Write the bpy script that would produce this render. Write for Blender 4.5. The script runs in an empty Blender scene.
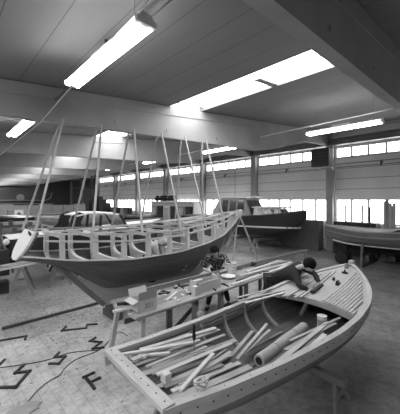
import bpy, math, random
from mathutils import Vector, Matrix
random.seed(7)
C = bpy.context.scene
COL = C.collection
F = 282.0; H = 2.7
TH = math.atan2(265, 282); ct, st = math.cos(TH), math.sin(TH)
# world X runs across the hall towards the window wall, world Y along the hall
def CW(x, d, z): return Vector((ct*x + st*d, -st*x + ct*d, z))
def at(px, py, d): return CW((px-200)/F*d, d, H-(py-200)/F*d)
def gz(px, py, z=0.0): return at(px, py, F*(H-z)/(py-200))
def aty(px, py, Y):
    t = (px-200)/F
    return at(px, py, Y/(ct - st*t))
def atx(px, py, X):
    t = (px-200)/F
    return at(px, py, X/(st + ct*t))
Z = Vector((0, 0, 1))
def V(*a): return Vector(a)
def lerp(a, b, t): return a + (b-a)*t
def interp(tab, x):
    if x <= tab[0][0]: return tab[0][1]
    for (a, fa), (b, fb) in zip(tab, tab[1:]):
        if x <= b:
            t = (x-a)/(b-a)
            return fa + (fb-fa)*t
    return tab[-1][1]
def sm(tab, x, h=0.12):
    return (interp(tab, x-h) + 2*interp(tab, x) + interp(tab, x+h))/4

# ------------------------------------------------------------------ materials
MATS = {}
def newmat(name):
    m = bpy.data.materials.new(name); m.use_nodes = True
    nt = m.node_tree; nt.nodes.clear()
    out = nt.nodes.new('ShaderNodeOutputMaterial'); b = nt.nodes.new('ShaderNodeBsdfPrincipled')
    nt.links.new(b.outputs[0], out.inputs[0])
    MATS[name] = m
    return m, nt, b
def G(v): return (v, v, v, 1)
def ramp(nt, lo, hi, p0=0.3, p1=0.7):
    r = nt.nodes.new('ShaderNodeValToRGB')
    r.color_ramp.elements[0].position = p0; r.color_ramp.elements[1].position = p1
    r.color_ramp.elements[0].color = G(lo); r.color_ramp.elements[1].color = G(hi)
    return r
def noise(nt, coord, scale, vec=(1, 1, 1), detail=4, rough=0.55):
    mp = nt.nodes.new('ShaderNodeMapping'); mp.inputs['Scale'].default_value = vec
    n = nt.nodes.new('ShaderNodeTexNoise'); n.inputs['Scale'].default_value = scale
    n.inputs['Detail'].default_value = detail; n.inputs['Roughness'].default_value = rough
    nt.links.new(coord, mp.inputs[0]); nt.links.new(mp.outputs[0], n.inputs['Vector'])
    return n
def math_(nt, op, a, b=None):
    m = nt.nodes.new('ShaderNodeMath'); m.operation = op
    for i, v in enumerate((a, b)):
        if v is None: continue
        if isinstance(v, (int, float)): m.inputs[i].default_value = v
        else: nt.links.new(v, m.inputs[i])
    return m.outputs[0]
def mix(nt, fac, a, b, mode='MIX'):
    m = nt.nodes.new('ShaderNodeMix'); m.data_type = 'RGBA'; m.blend_type = mode
    for key, v in (('Factor', fac), (6, a), (7, b)):
        s = m.inputs[0] if key == 'Factor' else m.inputs[key]
        if isinstance(v, (int, float)): s.default_value = v if key == 'Factor' else G(v)
        else: nt.links.new(v, s)
    return m.outputs[2]
def plain(name, v, rough=0.7, var=0.12, scale=3.0, spec=0.3, metal=0):
    m, nt, b = newmat(name)
    tc = nt.nodes.new('ShaderNodeTexCoord')
    n = noise(nt, tc.outputs['Object'], scale)
    r = ramp(nt, v*(1-var), v*(1+var)); nt.links.new(n.outputs[0], r.inputs[0])
    nt.links.new(r.outputs[0], b.inputs['Base Color'])
    b.inputs['Roughness'].default_value = rough; b.inputs['Specular IOR Level'].default_value = spec
    b.inputs['Metallic'].default_value = metal
    return m
def wood(name, v, var=0.25, rough=0.65, seam=0.0, coat=0.25):
    # grain runs along the first UV axis (metres); seam > 0 draws plank joints at whole numbers of the second
    m, nt, b = newmat(name)
    tc = nt.nodes.new('ShaderNodeTexCoord')
    n = noise(nt, tc.outputs['UV'], 3.0, (1.2, 22, 1) if not seam else (1.0, 3.0, 1), 5)
    n2 = noise(nt, tc.outputs['UV'], 1.4, (1, 1.5, 1), 3)
    add = math_(nt, 'ADD', math_(nt, 'MULTIPLY', n.outputs[0], 0.6), math_(nt, 'MULTIPLY', n2.outputs[0], 0.4))
    r = ramp(nt, v*(1-var), min(1, v*(1+var)), .35, .65); nt.links.new(add, r.inputs[0])
    col = r.outputs[0]
    if seam:
        sx = nt.nodes.new('ShaderNodeSeparateXYZ'); nt.links.new(tc.outputs['UV'], sx.inputs[0])
        fr = math_(nt, 'FRACT', sx.outputs[1])
        col = mix(nt, math_(nt, 'MULTIPLY', math_(nt, 'LESS_THAN', fr, seam), 0.65), col, v*0.25)
        wn = nt.nodes.new('ShaderNodeTexWhiteNoise'); wn.noise_dimensions = '1D'
        nt.links.new(math_(nt, 'FLOOR', sx.outputs[1]), wn.inputs['W'])
        rr = ramp(nt, 0.8, 1.0, 0, 1); nt.links.new(wn.outputs[0], rr.inputs[0])
        col = mix(nt, 1.0, col, rr.outputs[0], 'MULTIPLY')
    nt.links.new(col, b.inputs['Base Color'])
    b.inputs['Roughness'].default_value = rough; b.inputs['Specular IOR Level'].default_value = coat
    return m
def emit(name, s, v=1.0):
    m = bpy.data.materials.new(name); m.use_nodes = True; nt = m.node_tree; nt.nodes.clear()
    out = nt.nodes.new('ShaderNodeOutputMaterial'); e = nt.nodes.new('ShaderNodeEmission')
    e.inputs[0].default_value = G(v); e.inputs[1].default_value = s
    nt.links.new(e.outputs[0], out.inputs[0]); MATS[name] = m
    return m

W_PALE = wood('pale_planed_wood', .56, .15)
W_LIGHT = wood('light_wood', .45, .22)
W_MID = wood('mid_wood', .34, .25)
W_GREY = wood('weathered_wood', .22, .3)
W_DARK = wood('dark_wood', .10, .35)
PLY = wood('plywood_sheet', .42, .15)
HULLWOOD = wood('planked_dark_hull', .095, .3, .5, seam=.07)
HULLBACK = wood('planked_varnish_hull', .17, .3, .4, seam=.1)
HULLIN = wood('inner_planking', .125, .25, .55, seam=.06)
HULLIN2 = wood('inner_planking_grey', .10, .3, .6, seam=.06)
HULLOUT = wood('outer_planking_brown', .22, .35, .6, seam=.05)
BLACKHULL = plain('black_hull_paint', .022, .28, .2, spec=.5)
WHITE = plain('white_paint', .72, .4, .05)
CREAM = plain('cream_paint', .55, .5, .08)
GREYP = plain('grey_paint', .28, .6)
DARK = plain('dark_metal', .03, .5, .3)
STEEL = plain('grey_steel', .2, .45, .2)
RUBBER = plain('black_rubber', .02, .8)
CARD = plain('cardboard', .50, .8, .08)
CARDIN = plain('cardboard_inside', .30, .8, .1)
PAPER = plain('paper_roll', .36, .7, .08, 8)
WHITEPL = plain('white_plastic', .75, .35, .04)
DIM = plain('dull_deck_paint', .14, .6)
DGLASS = plain('dark_glass', .05, .1, .2, spec=.6)
GLASSP = plain('pale_glass', .45, .15, .2, spec=.6)
SKIN = plain('skin', .42, .6, .06)
HAIR = plain('dark_hair', .012, .8, .3, 40, spec=.08)
DCLOTH = plain('dark_wool', .022, .9, .3, 12)
TROUSER = plain('dark_trousers', .03, .9, .3)
LCLOTH = plain('pale_cloth', .45, .9, .15)
INK = plain('printed_ink', .16, .8)
BEAMC = plain('painted_concrete_beam', .33, .75, .08, 1.5)
TUBE = emit('fluorescent_tube', 14)
SKYL = emit('daylit_milky_rooflight', 5.5)
PANE = emit('daylit_window_pane', 3.2)
MONITOR = plain('dark_grille', .015, .6)

def checked():
    m, nt, b = newmat('patterned_shirt')
    tc = nt.nodes.new('ShaderNodeTexCoord')
    v = nt.nodes.new('ShaderNodeTexVoronoi'); v.inputs['Scale'].default_value = 22
    nt.links.new(tc.outputs['Object'], v.inputs['Vector'])
    r = ramp(nt, .36, .03, .30, .45); nt.links.new(v.outputs['Distance'], r.inputs[0])
    nt.links.new(r.outputs[0], b.inputs['Base Color']); b.inputs['Roughness'].default_value = .9
    return m
SHIRT = checked()

FOX, FOY = 0.0, 0.0
def floor_mat():
    m, nt, b = newmat('worn_concrete_tiles')
    tc = nt.nodes.new('ShaderNodeTexCoord')
    br = nt.nodes.new('ShaderNodeTexBrick')
    mp = nt.nodes.new('ShaderNodeMapping'); mp.inputs['Rotation'].default_value = (0, 0, math.radians(90))
    nt.links.new(tc.outputs['Object'], mp.inputs[0]); nt.links.new(mp.outputs[0], br.inputs['Vector'])
    br.offset = .5; br.inputs['Scale'].default_value = 1
    br.inputs['Brick Width'].default_value = .30; br.inputs['Row Height'].default_value = .15
    br.inputs['Mortar Size'].default_value = .005
    br.inputs['Color1'].default_value = G(.94); br.inputs['Color2'].default_value = G(1.0); br.inputs['Mortar'].default_value = G(.70)
    n1 = noise(nt, tc.outputs['Object'], .45, detail=6, rough=.6)
    r1 = ramp(nt, .36, .62, .35, .62); nt.links.new(n1.outputs[0], r1.inputs[0])
    n2 = noise(nt, tc.outputs['Object'], 7, detail=8, rough=.75)
    r2 = ramp(nt, .62, 1.0, .35, .55); nt.links.new(n2.outputs[0], r2.inputs[0])
    c = mix(nt, 1.0, r1.outputs[0], r2.outputs[0], 'MULTIPLY')
    sx = nt.nodes.new('ShaderNodeSeparateXYZ'); nt.links.new(tc.outputs['Object'], sx.inputs[0])
    # darker mottled floor with fading joints on the window side, and a trodden patch by the stern of the frame-built hull
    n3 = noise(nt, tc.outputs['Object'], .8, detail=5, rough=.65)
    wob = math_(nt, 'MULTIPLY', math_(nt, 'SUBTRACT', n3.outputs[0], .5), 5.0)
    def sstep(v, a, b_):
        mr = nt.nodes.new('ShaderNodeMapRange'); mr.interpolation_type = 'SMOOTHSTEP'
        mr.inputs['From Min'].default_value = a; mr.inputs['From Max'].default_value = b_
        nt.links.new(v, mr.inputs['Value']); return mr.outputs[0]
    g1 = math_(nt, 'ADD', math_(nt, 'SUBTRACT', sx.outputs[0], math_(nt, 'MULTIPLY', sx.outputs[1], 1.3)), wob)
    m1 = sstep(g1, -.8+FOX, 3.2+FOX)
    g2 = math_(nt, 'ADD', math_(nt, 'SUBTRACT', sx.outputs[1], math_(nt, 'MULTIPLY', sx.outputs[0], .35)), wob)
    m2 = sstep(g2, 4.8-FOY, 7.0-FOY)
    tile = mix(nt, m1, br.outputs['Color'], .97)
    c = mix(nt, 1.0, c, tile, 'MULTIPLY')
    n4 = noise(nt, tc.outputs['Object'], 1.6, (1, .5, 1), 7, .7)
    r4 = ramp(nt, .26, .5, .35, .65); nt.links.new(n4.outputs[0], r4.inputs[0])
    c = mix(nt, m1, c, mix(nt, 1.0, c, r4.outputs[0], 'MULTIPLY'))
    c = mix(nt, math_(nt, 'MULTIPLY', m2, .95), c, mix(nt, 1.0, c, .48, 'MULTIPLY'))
    nt.links.new(c, b.inputs['Base Color'])
    b.inputs['Roughness'].default_value = .62; b.inputs['Specular IOR Level'].default_value = .35
    return m
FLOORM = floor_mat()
FRAMEM = plain('grey_window_frame_paint', .62, .6)
def ceil_mat(name, v):
    m, nt, b = newmat(name)
    tc = nt.nodes.new('ShaderNodeTexCoord')
    sx = nt.nodes.new('ShaderNodeSeparateXYZ'); nt.links.new(tc.outputs['Object'], sx.inputs[0])
    fr = math_(nt, 'FRACT', math_(nt, 'DIVIDE', math_(nt, 'ADD', sx.outputs[0], 100*.59+.03), .59))
    n = noise(nt, tc.outputs['Object'], 2.0, (1, .3, 1))
    r = ramp(nt, v*.92, v*1.06); nt.links.new(n.outputs[0], r.inputs[0])
    c = mix(nt, math_(nt, 'MULTIPLY', math_(nt, 'LESS_THAN', fr, .025), .6), r.outputs[0], v*.25)
    nt.links.new(c, b.inputs['Base Color']); b.inputs['Roughness'].default_value = .8
    return m
CEILM = ceil_mat('grey_roof_boards', .19)
def panel_mat():
    m, nt, b = newmat('painted_wall_panels')
    tc = nt.nodes.new('ShaderNodeTexCoord')
    sx = nt.nodes.new('ShaderNodeSeparateXYZ'); nt.links.new(tc.outputs['Object'], sx.inputs[0])
    fr = math_(nt, 'FRACT', math_(nt, 'DIVIDE', math_(nt, 'ADD', sx.outputs[2], 10*.55+.04), .55))
    n = noise(nt, tc.outputs['Object'], 1.0)
    r = ramp(nt, .72, .8); nt.links.new(n.outputs[0], r.inputs[0])
    c = mix(nt, math_(nt, 'MULTIPLY', math_(nt, 'LESS_THAN', fr, .055), .7), r.outputs[0], .1)
    nt.links.new(c, b.inputs['Base Color']); b.inputs['Roughness'].default_value = .8
    return m
PANELM = panel_mat()
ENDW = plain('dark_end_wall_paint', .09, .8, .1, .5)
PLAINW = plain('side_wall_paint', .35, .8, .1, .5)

# ------------------------------------------------------------------ mesh helper
class M:
    def __init__(s): s.v = []; s.f = []; s.uv = []; s.mi = []; s.m = 0
    def face(s, idx, uv=None):
        s.f.append(tuple(idx)); s.uv.append(uv); s.mi.append(s.m)
    def bar(s, p0, p1, w, h, up=Z, w1=None, h1=None):
        p0 = Vector(p0); p1 = Vector(p1); a = (p1-p0); L = a.length; a = a.normalized()
        up = Vector(up)
        if abs(a.dot(up)) > .98: up = Vector((0, 1, 0)) if abs(a.y) < .9 else Vector((1, 0, 0))
        r = a.cross(up).normalized(); u = r.cross(a).normalized()
        w1 = w if w1 is None else w1; h1 = h if h1 is None else h1
        i = len(s.v)
        for p, ww, hh in ((p0, w, h), (p1, w1, h1)):
            for sx, sy in ((-1, -1), (1, -1), (1, 1), (-1, 1)):
                s.v.append(p + r*(sx*ww/2) + u*(sy*hh/2))
        o = random.random()*20
        for k in range(4):
            j = (k+1) % 4; d = w if k % 2 == 0 else h
            s.face((i+k, i+j, i+4+j, i+4+k), ((o, o), (o, o+d), (o+L, o+d), (o+L, o)))
        s.face((i+3, i+2, i+1, i), ((o, o), (o, o+w), (o+h, o+w), (o+h, o)))
        s.face((i+4, i+5, i+6, i+7), ((o, o), (o, o+w), (o+h, o+w), (o+h, o)))
        return s
    def box(s, lo, hi):
        lo = Vector(lo); hi = Vector(hi)
        d = hi-lo
        ax = max(range(3), key=lambda k: d[k])
        c = (lo+hi)/2; p0 = c.copy(); p1 = c.copy(); p0[ax] = lo[ax]; p1[ax] = hi[ax]
        if ax == 2: return s.bar(p0, p1, d.x, d.y, Vector((0, 1, 0)))
        return s.bar(p0, p1, d.y if ax == 0 else d.x, d.z)
    def grid(s, rows, uvs=None, close=False, flip=False):
        i = len(s.v); n = len(rows[0])
        for r in rows: s.v += [Vector(p) for p in r]
        for a in range(len(rows)-1):
            for b in range(n if close else n-1):
                c = (b+1) % n
                q = (i+a*n+b, i+a*n+c, i+(a+1)*n+c, i+(a+1)*n+b)
                t = None
                if uvs: t = (uvs[a][b], uvs[a][b+1 if not close else b+1], uvs[a+1][b+1], uvs[a+1][b])
                if flip: q = q[::-1]; t = t[::-1] if t else None
                s.face(q, t)
        return s
    def tube(s, pts, r, n=6, cap=True):
        pts = [Vector(p) for p in pts]; rows = []; up = Vector((.3, .2, .93)).normalized()
        L = 0; uvs = []
        for k, p in enumerate(pts):
            a = (pts[min(k+1, len(pts)-1)] - pts[max(k-1, 0)]).normalized()
            if abs(a.dot(up)) > .97: up = Vector((.9, .3, .1)).normalized()
            x = a.cross(up).normalized(); y = x.cross(a)
            rr = r[k] if isinstance(r, (list, tuple)) else r
            if k: L += (p-pts[k-1]).length
            rows.append([p + x*(rr*math.cos(q*2*math.pi/n)) + y*(rr*math.sin(q*2*math.pi/n)) for q in range(n)])
            uvs.append([(L, rr*6.28*q/n) for q in range(n+1)])
        i = len(s.v)
        s.grid(rows, uvs, close=True)
        if cap:
            s.face(tuple(i+q for q in range(n))[::-1]); e = i+(len(pts)-1)*n
            s.face(tuple(e+q for q in range(n)))
        return s
    def lathe(s, c, prof, n=20, ax=Z):
        c = Vector(c); ax = Vector(ax).normalized()
        x = ax.orthogonal().normalized(); y = ax.cross(x)
        rows = [[c + ax*h + x*(r*math.cos(q*2*math.pi/n)) + y*(r*math.sin(q*2*math.pi/n)) for q in range(n)] for r, h in prof]
        uvs = [[(h, q*.1) for q in range(n+1)] for r, h in prof]
        i = len(s.v); s.grid(rows, uvs, close=True)
        s.face(tuple(i+q for q in range(n))[::-1]); e = i+(len(prof)-1)*n
        s.face(tuple(e+q for q in range(n)))
        return s
    def prism(s, pts, vec):
        pts = [Vector(p) for p in pts]; vec = Vector(vec); n = len(pts); i = len(s.v)
        s.v += pts + [p+vec for p in pts]
        a = (pts[1]-pts[0]).normalized(); b = vec.normalized().cross(a)
        uv = [((p-pts[0]).dot(a), (p-pts[0]).dot(b)) for p in pts]
        s.face(tuple(range(i, i+n))[::-1], tuple(uv[::-1])); s.face(tuple(range(i+n, i+2*n)), tuple(uv))
        L = vec.length
        for k in range(n):
            j = (k+1) % n; e = (pts[j]-pts[k]).length
            s.face((i+k, i+j, i+n+j, i+n+k), ((0, 0), (e, 0), (e, L), (0, L)))
        return s
    def ell(s, c, rx, ry, rz, rot=None, nu=14, nv=9, fn=None):
        c = Vector(c); rows = []
        for a in range(nv+1):
            ph = -math.pi/2 + math.pi*a/nv
            row = []
            for b in range(nu):
                t = 2*math.pi*b/nu
                p = Vector((math.cos(ph)*math.cos(t), math.cos(ph)*math.sin(t), math.sin(ph)))
                k = fn(p) if fn else 1
                p = Vector((p.x*rx, p.y*ry, p.z*rz))*k
                if rot: p = rot @ p
                row.append(c+p)
            rows.append(row)
        s.grid(rows, None, close=True)
        return s
    def addmesh(s, me):
        i = len(s.v); s.v += [v.co.copy() for v in me.vertices]
        for p in me.polygons: s.face(tuple(i+k for k in p.vertices))
        return s
    def build(s, name, mats, parent=None, base=None, smooth=False, bevel=0, solid=0, sub=0):
        if not isinstance(mats, (list, tuple)): mats = [mats]
        if parent is not None: o0 = Vector(parent['_w'])
        elif base is not None: o0 = Vector(base)
        else:
            xs = [p.x for p in s.v]; ys = [p.y for p in s.v]; zs = [p.z for p in s.v]
            o0 = Vector(((min(xs)+max(xs))/2, (min(ys)+max(ys))/2, min(zs)))
        me = bpy.data.meshes.new(name)
        me.from_pydata([p-o0 for p in s.v], [], s.f)
        uvl = me.uv_layers.new(name='UVMap')
        for p, t, mi in zip(me.polygons, s.uv, s.mi):
            p.material_index = mi
            p.use_smooth = smooth
            if t:
                for k, li in enumerate(p.loop_indices): uvl.data[li].uv = t[k]
            else:
                for li in p.loop_indices:
                    co = me.vertices[me.loops[li].vertex_index].co
                    uvl.data[li].uv = (co.x+co.z*.3, co.y+co.z*.7)
        for m in mats: me.materials.append(m)
        me.update()
        o = bpy.data.objects.new(name, me); COL.objects.link(o)
        o['_w'] = tuple(o0)
        if parent is not None: o.parent = parent
        else: o.location = o0
        if solid:
            md = o.modifiers.new('thickness', 'SOLIDIFY'); md.thickness = solid; md.offset = 0
        if bevel:
            md = o.modifiers.new('bevel', 'BEVEL'); md.width = bevel; md.segments = 1; md.limit_method = 'ANGLE'
        if sub:
            md = o.modifiers.new('subsurf', 'SUBSURF'); md.levels = sub; md.render_levels = sub
        return o
def thing(name, base, label=None, cat=None, group=None, kind=None):
    o = bpy.data.objects.new(name, None); COL.objects.link(o); o.location = base; o['_w'] = tuple(base)
    o.empty_display_size = .1
    return tag(o, label, cat, group, kind)
def tag(o, label=None, cat=None, group=None, kind=None):
    if label: o['label'] = label
    if cat: o['category'] = cat
    if group: o['group'] = group
    if kind: o['kind'] = kind
    return o
def struct(o, label, cat=None): return tag(o, label, cat, kind='structure')
def dup(root, shift, label=None, group=None):
    def cp(o, par):
        c = o.copy(); COL.objects.link(c)
        if par is not None: c.parent = par
        for ch in [x for x in o.children]: cp(ch, c)
        return c
    kids = list(root.children)
    r = root.copy(); COL.objects.link(r); r.location = root.location + Vector(shift)
    r['_w'] = tuple(r.location)
    for ch in kids: cp(ch, r)
    if label: r['label'] = label
    if group: r['group'] = group
    return r

# ------------------------------------------------------------------ hall
XW, YE, XL, YB = 15.8, 46.25, -6.0, -6.5
def cz(x): return 4.85 + .095*x
def bz(x): return interp([(-6, 4.0), (-1, 4.2), (8.86, 4.57), (10.4, 4.85), (12.5, 5.45), (15.8, 5.62)], x)
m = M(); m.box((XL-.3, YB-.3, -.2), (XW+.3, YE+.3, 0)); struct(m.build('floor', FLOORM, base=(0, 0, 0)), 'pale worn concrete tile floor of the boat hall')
SKY = ((-2.6, -1.4), (4.76, 5.93))  # first strip unseen, added to light the left foreground; second is the visible one
m = M()
xs = [XL] + [a for s_ in SKY for a in s_] + [XW]
for k in range(0, len(xs), 2):
    x0, x1 = xs[k], xs[k+1]
    m.prism([(x0, YB, cz(x0)), (x1, YB, cz(x1)), (x1, YB, cz(x1)+.2), (x0, YB, cz(x0)+.2)], (0, YE-YB, 0))
m.prism([(SKY[1][0], YB, cz(SKY[1][0])), (SKY[1][1], YB, cz(SKY[1][1])), (SKY[1][1], YB, cz(SKY[1][1])+.2), (SKY[1][0], YB, cz(SKY[1][0])+.2)], (0, 1.3-YB, 0))
struct(m.build('ceiling', CEILM, base=(0, 0, 4.85)), 'grey boarded ceiling rising towards the window wall')
nwin = 0
beamY = [1.25+5*k for k in range(-1, 10)]
for bay, y0 in enumerate(beamY[:-1]):
    for a, (x0, x1) in enumerate(SKY):
        if a == 1 and bay == 0: continue
        nwin += 1
        e = thing('window_%d' % nwin, ((x0+x1)/2, y0+2.5, cz(x0)), kind='structure')
        e['label'] = 'long white rooflight strip in ceiling bay %d' % bay
        m = M(); m.prism([(x0, y0+.1, cz(x0)+.1), (x1, y0+.1, cz(x1)+.1), (x1, y0+.1, cz(x1)+.12), (x0, y0+.1, cz(x0)+.12)], (0, 4.8, 0))
        m.build('pane', SKYL, e)
        m = M(); xm = (x0+x1)/2
        m.bar((xm, y0+.1, cz(xm)+.07), (xm, y0+4.9, cz(xm)+.07), .014, .03)
        m.bar((x0+.45, y0+2.45, cz(x0)+.09), (x1, y0+2.45, cz(x1)+.04), .16, .04)
        m.build('glazing_bar', GREYP, e)
for k, y in enumerate(beamY):
    m = M(); xk = (XL, -1, 8.86, 10.4, 12.5, XW)
    m.prism([(x, y, bz(x)) for x in xk] + [(XW, y, cz(XW)-.22), (XL, y, cz(XL)-.22)], (0, .17, 0))
    m.prism([(XL, y-.02, cz(XL)-.26), (XW, y-.02, cz(XW)-.26), (XW, y-.02, cz(XW)-.02), (XL, y-.02, cz(XL)-.02)], (0, .21, 0))
    m.prism([(XL, y+.02, cz(XL)-.03), (XW, y+.02, cz(XW)-.03), (XW, y+.02, cz(XW)), (XL, y+.02, cz(XL))], (0, .13, 0))
    for x in (1.5, 3.1, 4.6, 6.6, 8.4, 10.5, 12.6):
        m.box((x, y-.02, bz(x)+.16), (x+.02, y+.02, bz(x)+.22))
    o = m.build('roof_beam', BEAMC, base=(5, y, 4.2))
    tag(o, 'deep pale concrete roof beam crossing the hall, number %d from camera' % k if k else 'roof beam behind the camera', kind='structure')
    o['group'] = 'roof beams'

# walls
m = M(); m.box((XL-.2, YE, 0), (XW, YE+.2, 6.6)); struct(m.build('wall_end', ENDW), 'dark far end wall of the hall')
m = M(); m.box((XL-.2, YB-.2, 0), (XW, YB, 6.6)); struct(m.build('wall_rear', PLAINW), 'rear wall behind the camera')
m = M(); m.box((XL-.2, YB, 0), (XL, YE, 4.6)); struct(m.build('wall_left', PLAINW), 'left wall of the hall')
m = M()
m.box((XW, YB, 0), (XW+.2, YE, 1.5)); m.box((XW, YB, 2.74), (XW+.2, YE, 4.96)); m.box((XW, YB, 5.5), (XW+.2, YE, 6.6))
struct(m.build('wall_right', PANELM, base=(XW, 0, 0)), 'pale horizontally jointed wall between two rows of windows')
for k, y in enumerate(beamY):
    m = M(); m.box((XW-.35, y-.13, 0), (XW+.05, y+.22, 5.59))
    o = m.build('column', BEAMC, base=(XW, y, 0)); tag(o, 'square pale wall column under roof beam %d' % k, kind='structure')
for k, y0 in enumerate(beamY[:-1]):
    if k >= 8: continue
    for z0, z1, what in ((1.5, 2.74, 'lower'), (4.96, 5.5, 'clerestory')):
        nwin += 1
        e = thing('window_%d' % nwin, (XW+.1, y0+2.5, z0), kind='structure')
        e['label'] = 'bright %s window band in the right wall, bay %d' % (what, k)
        m = M(); ya, yb = y0+.17, y0+4.81
        for q in range(7):
            y = ya+(yb-ya)*q/6
            m.box((XW-.02, y-.042, z0), (XW+.12, y+.042, z1))
        m.box((XW+.0, ya, z0), (XW+.12, yb, z0+.04)); m.box((XW+.0, ya, z1-.04), (XW+.12, yb, z1))
        m.build('window_frame', FRAMEM, e)
        for q in range(6):
            a = ya+(yb-ya)*q/6+.035; b = ya+(yb-ya)*(q+1)/6-.035
            m = M(); m.box((XW+.07, a, z0+.04), (XW+.08, b, z1-.04)); m.build('pane', PANE, e)
m = M()
m.box((XW-.72, YB, 5.55), (XW-.38, YE, 5.62)); m.box((XW-.57, YB, 5.62), (XW-.52, YE, 5.84)); m.box((XW-.72, YB, 5.84), (XW-.38, YE, 5.88))
for y in beamY: m.box((XW-.7, y-.05, 5.88), (XW-.36, y+.05, 6.25))
tag(m.build('crane_rail', STEEL), 'grey steel rail beam running above the clerestory windows', kind='structure')
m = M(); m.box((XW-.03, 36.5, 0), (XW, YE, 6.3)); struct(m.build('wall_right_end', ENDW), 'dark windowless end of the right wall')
# wall pipes
e = thing('wall_pipe', (XW-.1, 10, 4.4), 'pair of thin grey pipes on hooks along the right wall below the clerestory', 'pipe')
for z in (4.62, 4.44):
    m = M(); m.tube([(XW-.1, YB+.2, z), (XW-.1, YE-.2, z)], .018); m.build('pipe', STEEL, e)
for k in range(0, 9):
    y = 3.9+5*k
    m = M(); m.bar((XW, y, 4.55), (XW-.25, y, 4.55), .05, .05); m.bar((XW-.25, y, 4.57), (XW-.25, y, 4.35), .05, .05); m.build('bracket', DARK, e)
m = M(); m.tube([(XW-.4, 6.25-.28, 0), (XW-.4, 6.25-.28, 5.5)], .06, 8)
tag(m.build('downpipe', CREAM), 'pale round pipe standing beside the column next to the box heater', 'pipe')
# unit heater
hb = aty(322, 158, 5.55)
e = thing('unit_heater', (hb.x, hb.y, hb.z-.45), 'black square box heater hung high on the wall column', 'heater')
m = M(); m.box((hb.x-.25, hb.y-.4, hb.z-.42), (hb.x+.2, hb.y+.4, hb.z+.4)); m.build('casing', DARK, e, bevel=.02)
m = M()
for q in range(6): m.bar((hb.x-.28, hb.y-.42, hb.z-.36+q*.14), (hb.x-.28, hb.y+.38, hb.z-.36+q*.14), .04, .025)
m.build('louvre', DARK, e)
m = M(); m.bar((hb.x+.2, hb.y-.3, hb.z+.3), (XW-.3, 6.1, hb.z+.3), .06, .06); m.bar((hb.x+.2, hb.y-.3, hb.z-.3), (XW-.3, 6.1, hb.z-.3), .06, .06)
m.build('bracket', CREAM, e)

# ------------------------------------------------------------------ lamps and cables
def lamp(x, y, z, L, label, group):
    e = thing('fluorescent_lamp', (x, y, z), label, 'lamp', group)
    m = M(); m.prism([(x-.09, y, z+.06), (x+.09, y, z+.06), (x+.06, y, z+.12), (x-.06, y, z+.12)], (0, L, 0)); m.build('housing', WHITE, e)
    for sx in (-.07, .07):
        m = M(); m.tube([(x+sx, y+.05, z+.03), (x+sx, y+L-.05, z+.03)], .045, 10); m.build('tube', TUBE, e)
    for yy in (y, y+L-.05):
        m = M(); m.box((x-.12, yy, z+.0), (x+.12, yy+.05, z+.07)); m.build('end_cap', WHITE, e)
    m = M(); m.box((x-.04, y+L*.4, z+.12), (x+.04, y+L*.62, z+.17)); m.build('ballast_box', WHITE, e)
    for yy in (y+.25, y+L-.25):
        m = M(); m.tube([(x, yy, z+.12), (x, yy, cz(x))], .004, 4); m.build('hanger', STEEL, e)
    return e
A = lamp(1.63, 2.55, 4.55, 2.25, 'large bright twin tube lamp at upper left, nearest the camera', 'left row of hanging lamps')
B = dup(A, (0, 5.0, 0), 'second twin tube lamp of the left row, seen just below the big beam')
R0 = lamp(9.0, 2.2, 4.84, 2.2, 'twin tube lamp in front of the clerestory windows, rightmost of its row', 'right row of hanging lamps')
nm = ['second lamp of the right row, lit in front of the second bay', 'third lamp of the right row, hanging left of the poles']
for k in range(1, 9):
    lb = nm[k-1] if k < 3 else 'small distant lit lamp, number %d of the receding right row' % (k+1)
    dup(R0, (0, 5.0*k, 0), lb)
m = M(); m.tube([(1.8, -2, 4.84), (1.8, 1.2, 4.8), (1.8, 6.2, 4.76), (1.8, 12, 4.7), (1.8, 20, 4.7)], .009, 5)
tag(m.build('power_cable', DARK), 'dark cable with clips running above the left lamp row', 'cable')
m = M(); m.tube([(1.62, 1.5, 4.82), (1.52, 3, 4.6), (1.47, 6.1, 4.18), (1.5, 12, 4.1)], .009, 5)
tag(m.build('power_cable', CREAM), 'pale cable dropping past the big beam towards the left edge', 'cable')
m = M(); m.box((1.74, 3.85, 4.78), (1.88, 4.0, 4.88)); m.tube([(1.8, 3.9, 4.88), (1.8, 3.9, cz(1.8))], .02)
tag(m.build('junction_box', DARK), 'small dark junction box on cable beside the nearest lamp', 'junction box')
m = M(); m.tube([(9.0, 0, 5.2), (9.0, 6, 5.1), (9.0, 12, 4.95), (9.0, 44, 4.9)], .02, 5)
tag(m.build('suspension_wire', WHITE), 'pale straight wire carrying the right lamp row', 'wire')

# ------------------------------------------------------------------ hull maker
def frame_fn(o, a, r):
    o = Vector(o); a = Vector(a); r = Vector(r)
    return lambda s, l, z: Vector((o.x+a.x*s+r.x*l, o.y+a.y*s+r.y*l, z))
def section(fr, s, b, zs, zk, p=.75, n=12, rake=0, inset=0):
    pts = []
    for k in range(-n, n+1):
        g = abs(k)/n
        y = (b-inset)*math.sin(g*math.pi/2)**p
        z = zk+inset + (zs-zk-inset)*(1-math.cos(g*math.pi/2)**p)
        ss = s - rake*(1-g)**1.5
        pts.append(fr(ss, math.copysign(y, k) if k else 0, z))
    return pts
def hull_mesh(fr, st, bf, zsf, zkf, p=.75, n=12, N=7, inset=0, rakef=None, flip=False):
    rows = []; uvs = []
    for s in st:
        rows.append(section(fr, s, max(bf(s), .012+inset), zsf(s), zkf(s), p, n, rakef(s) if rakef else 0, inset))
        uvs.append([(s, abs(k)/n*N + (20 if k < 0 else 0)) for k in range(-n, n+1)])
    m = M(); m.grid(rows, uvs, flip=flip)
    return m, rows
def rng(a, b, n): return [a+(b-a)*k/n for k in range(n+1)]

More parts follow.
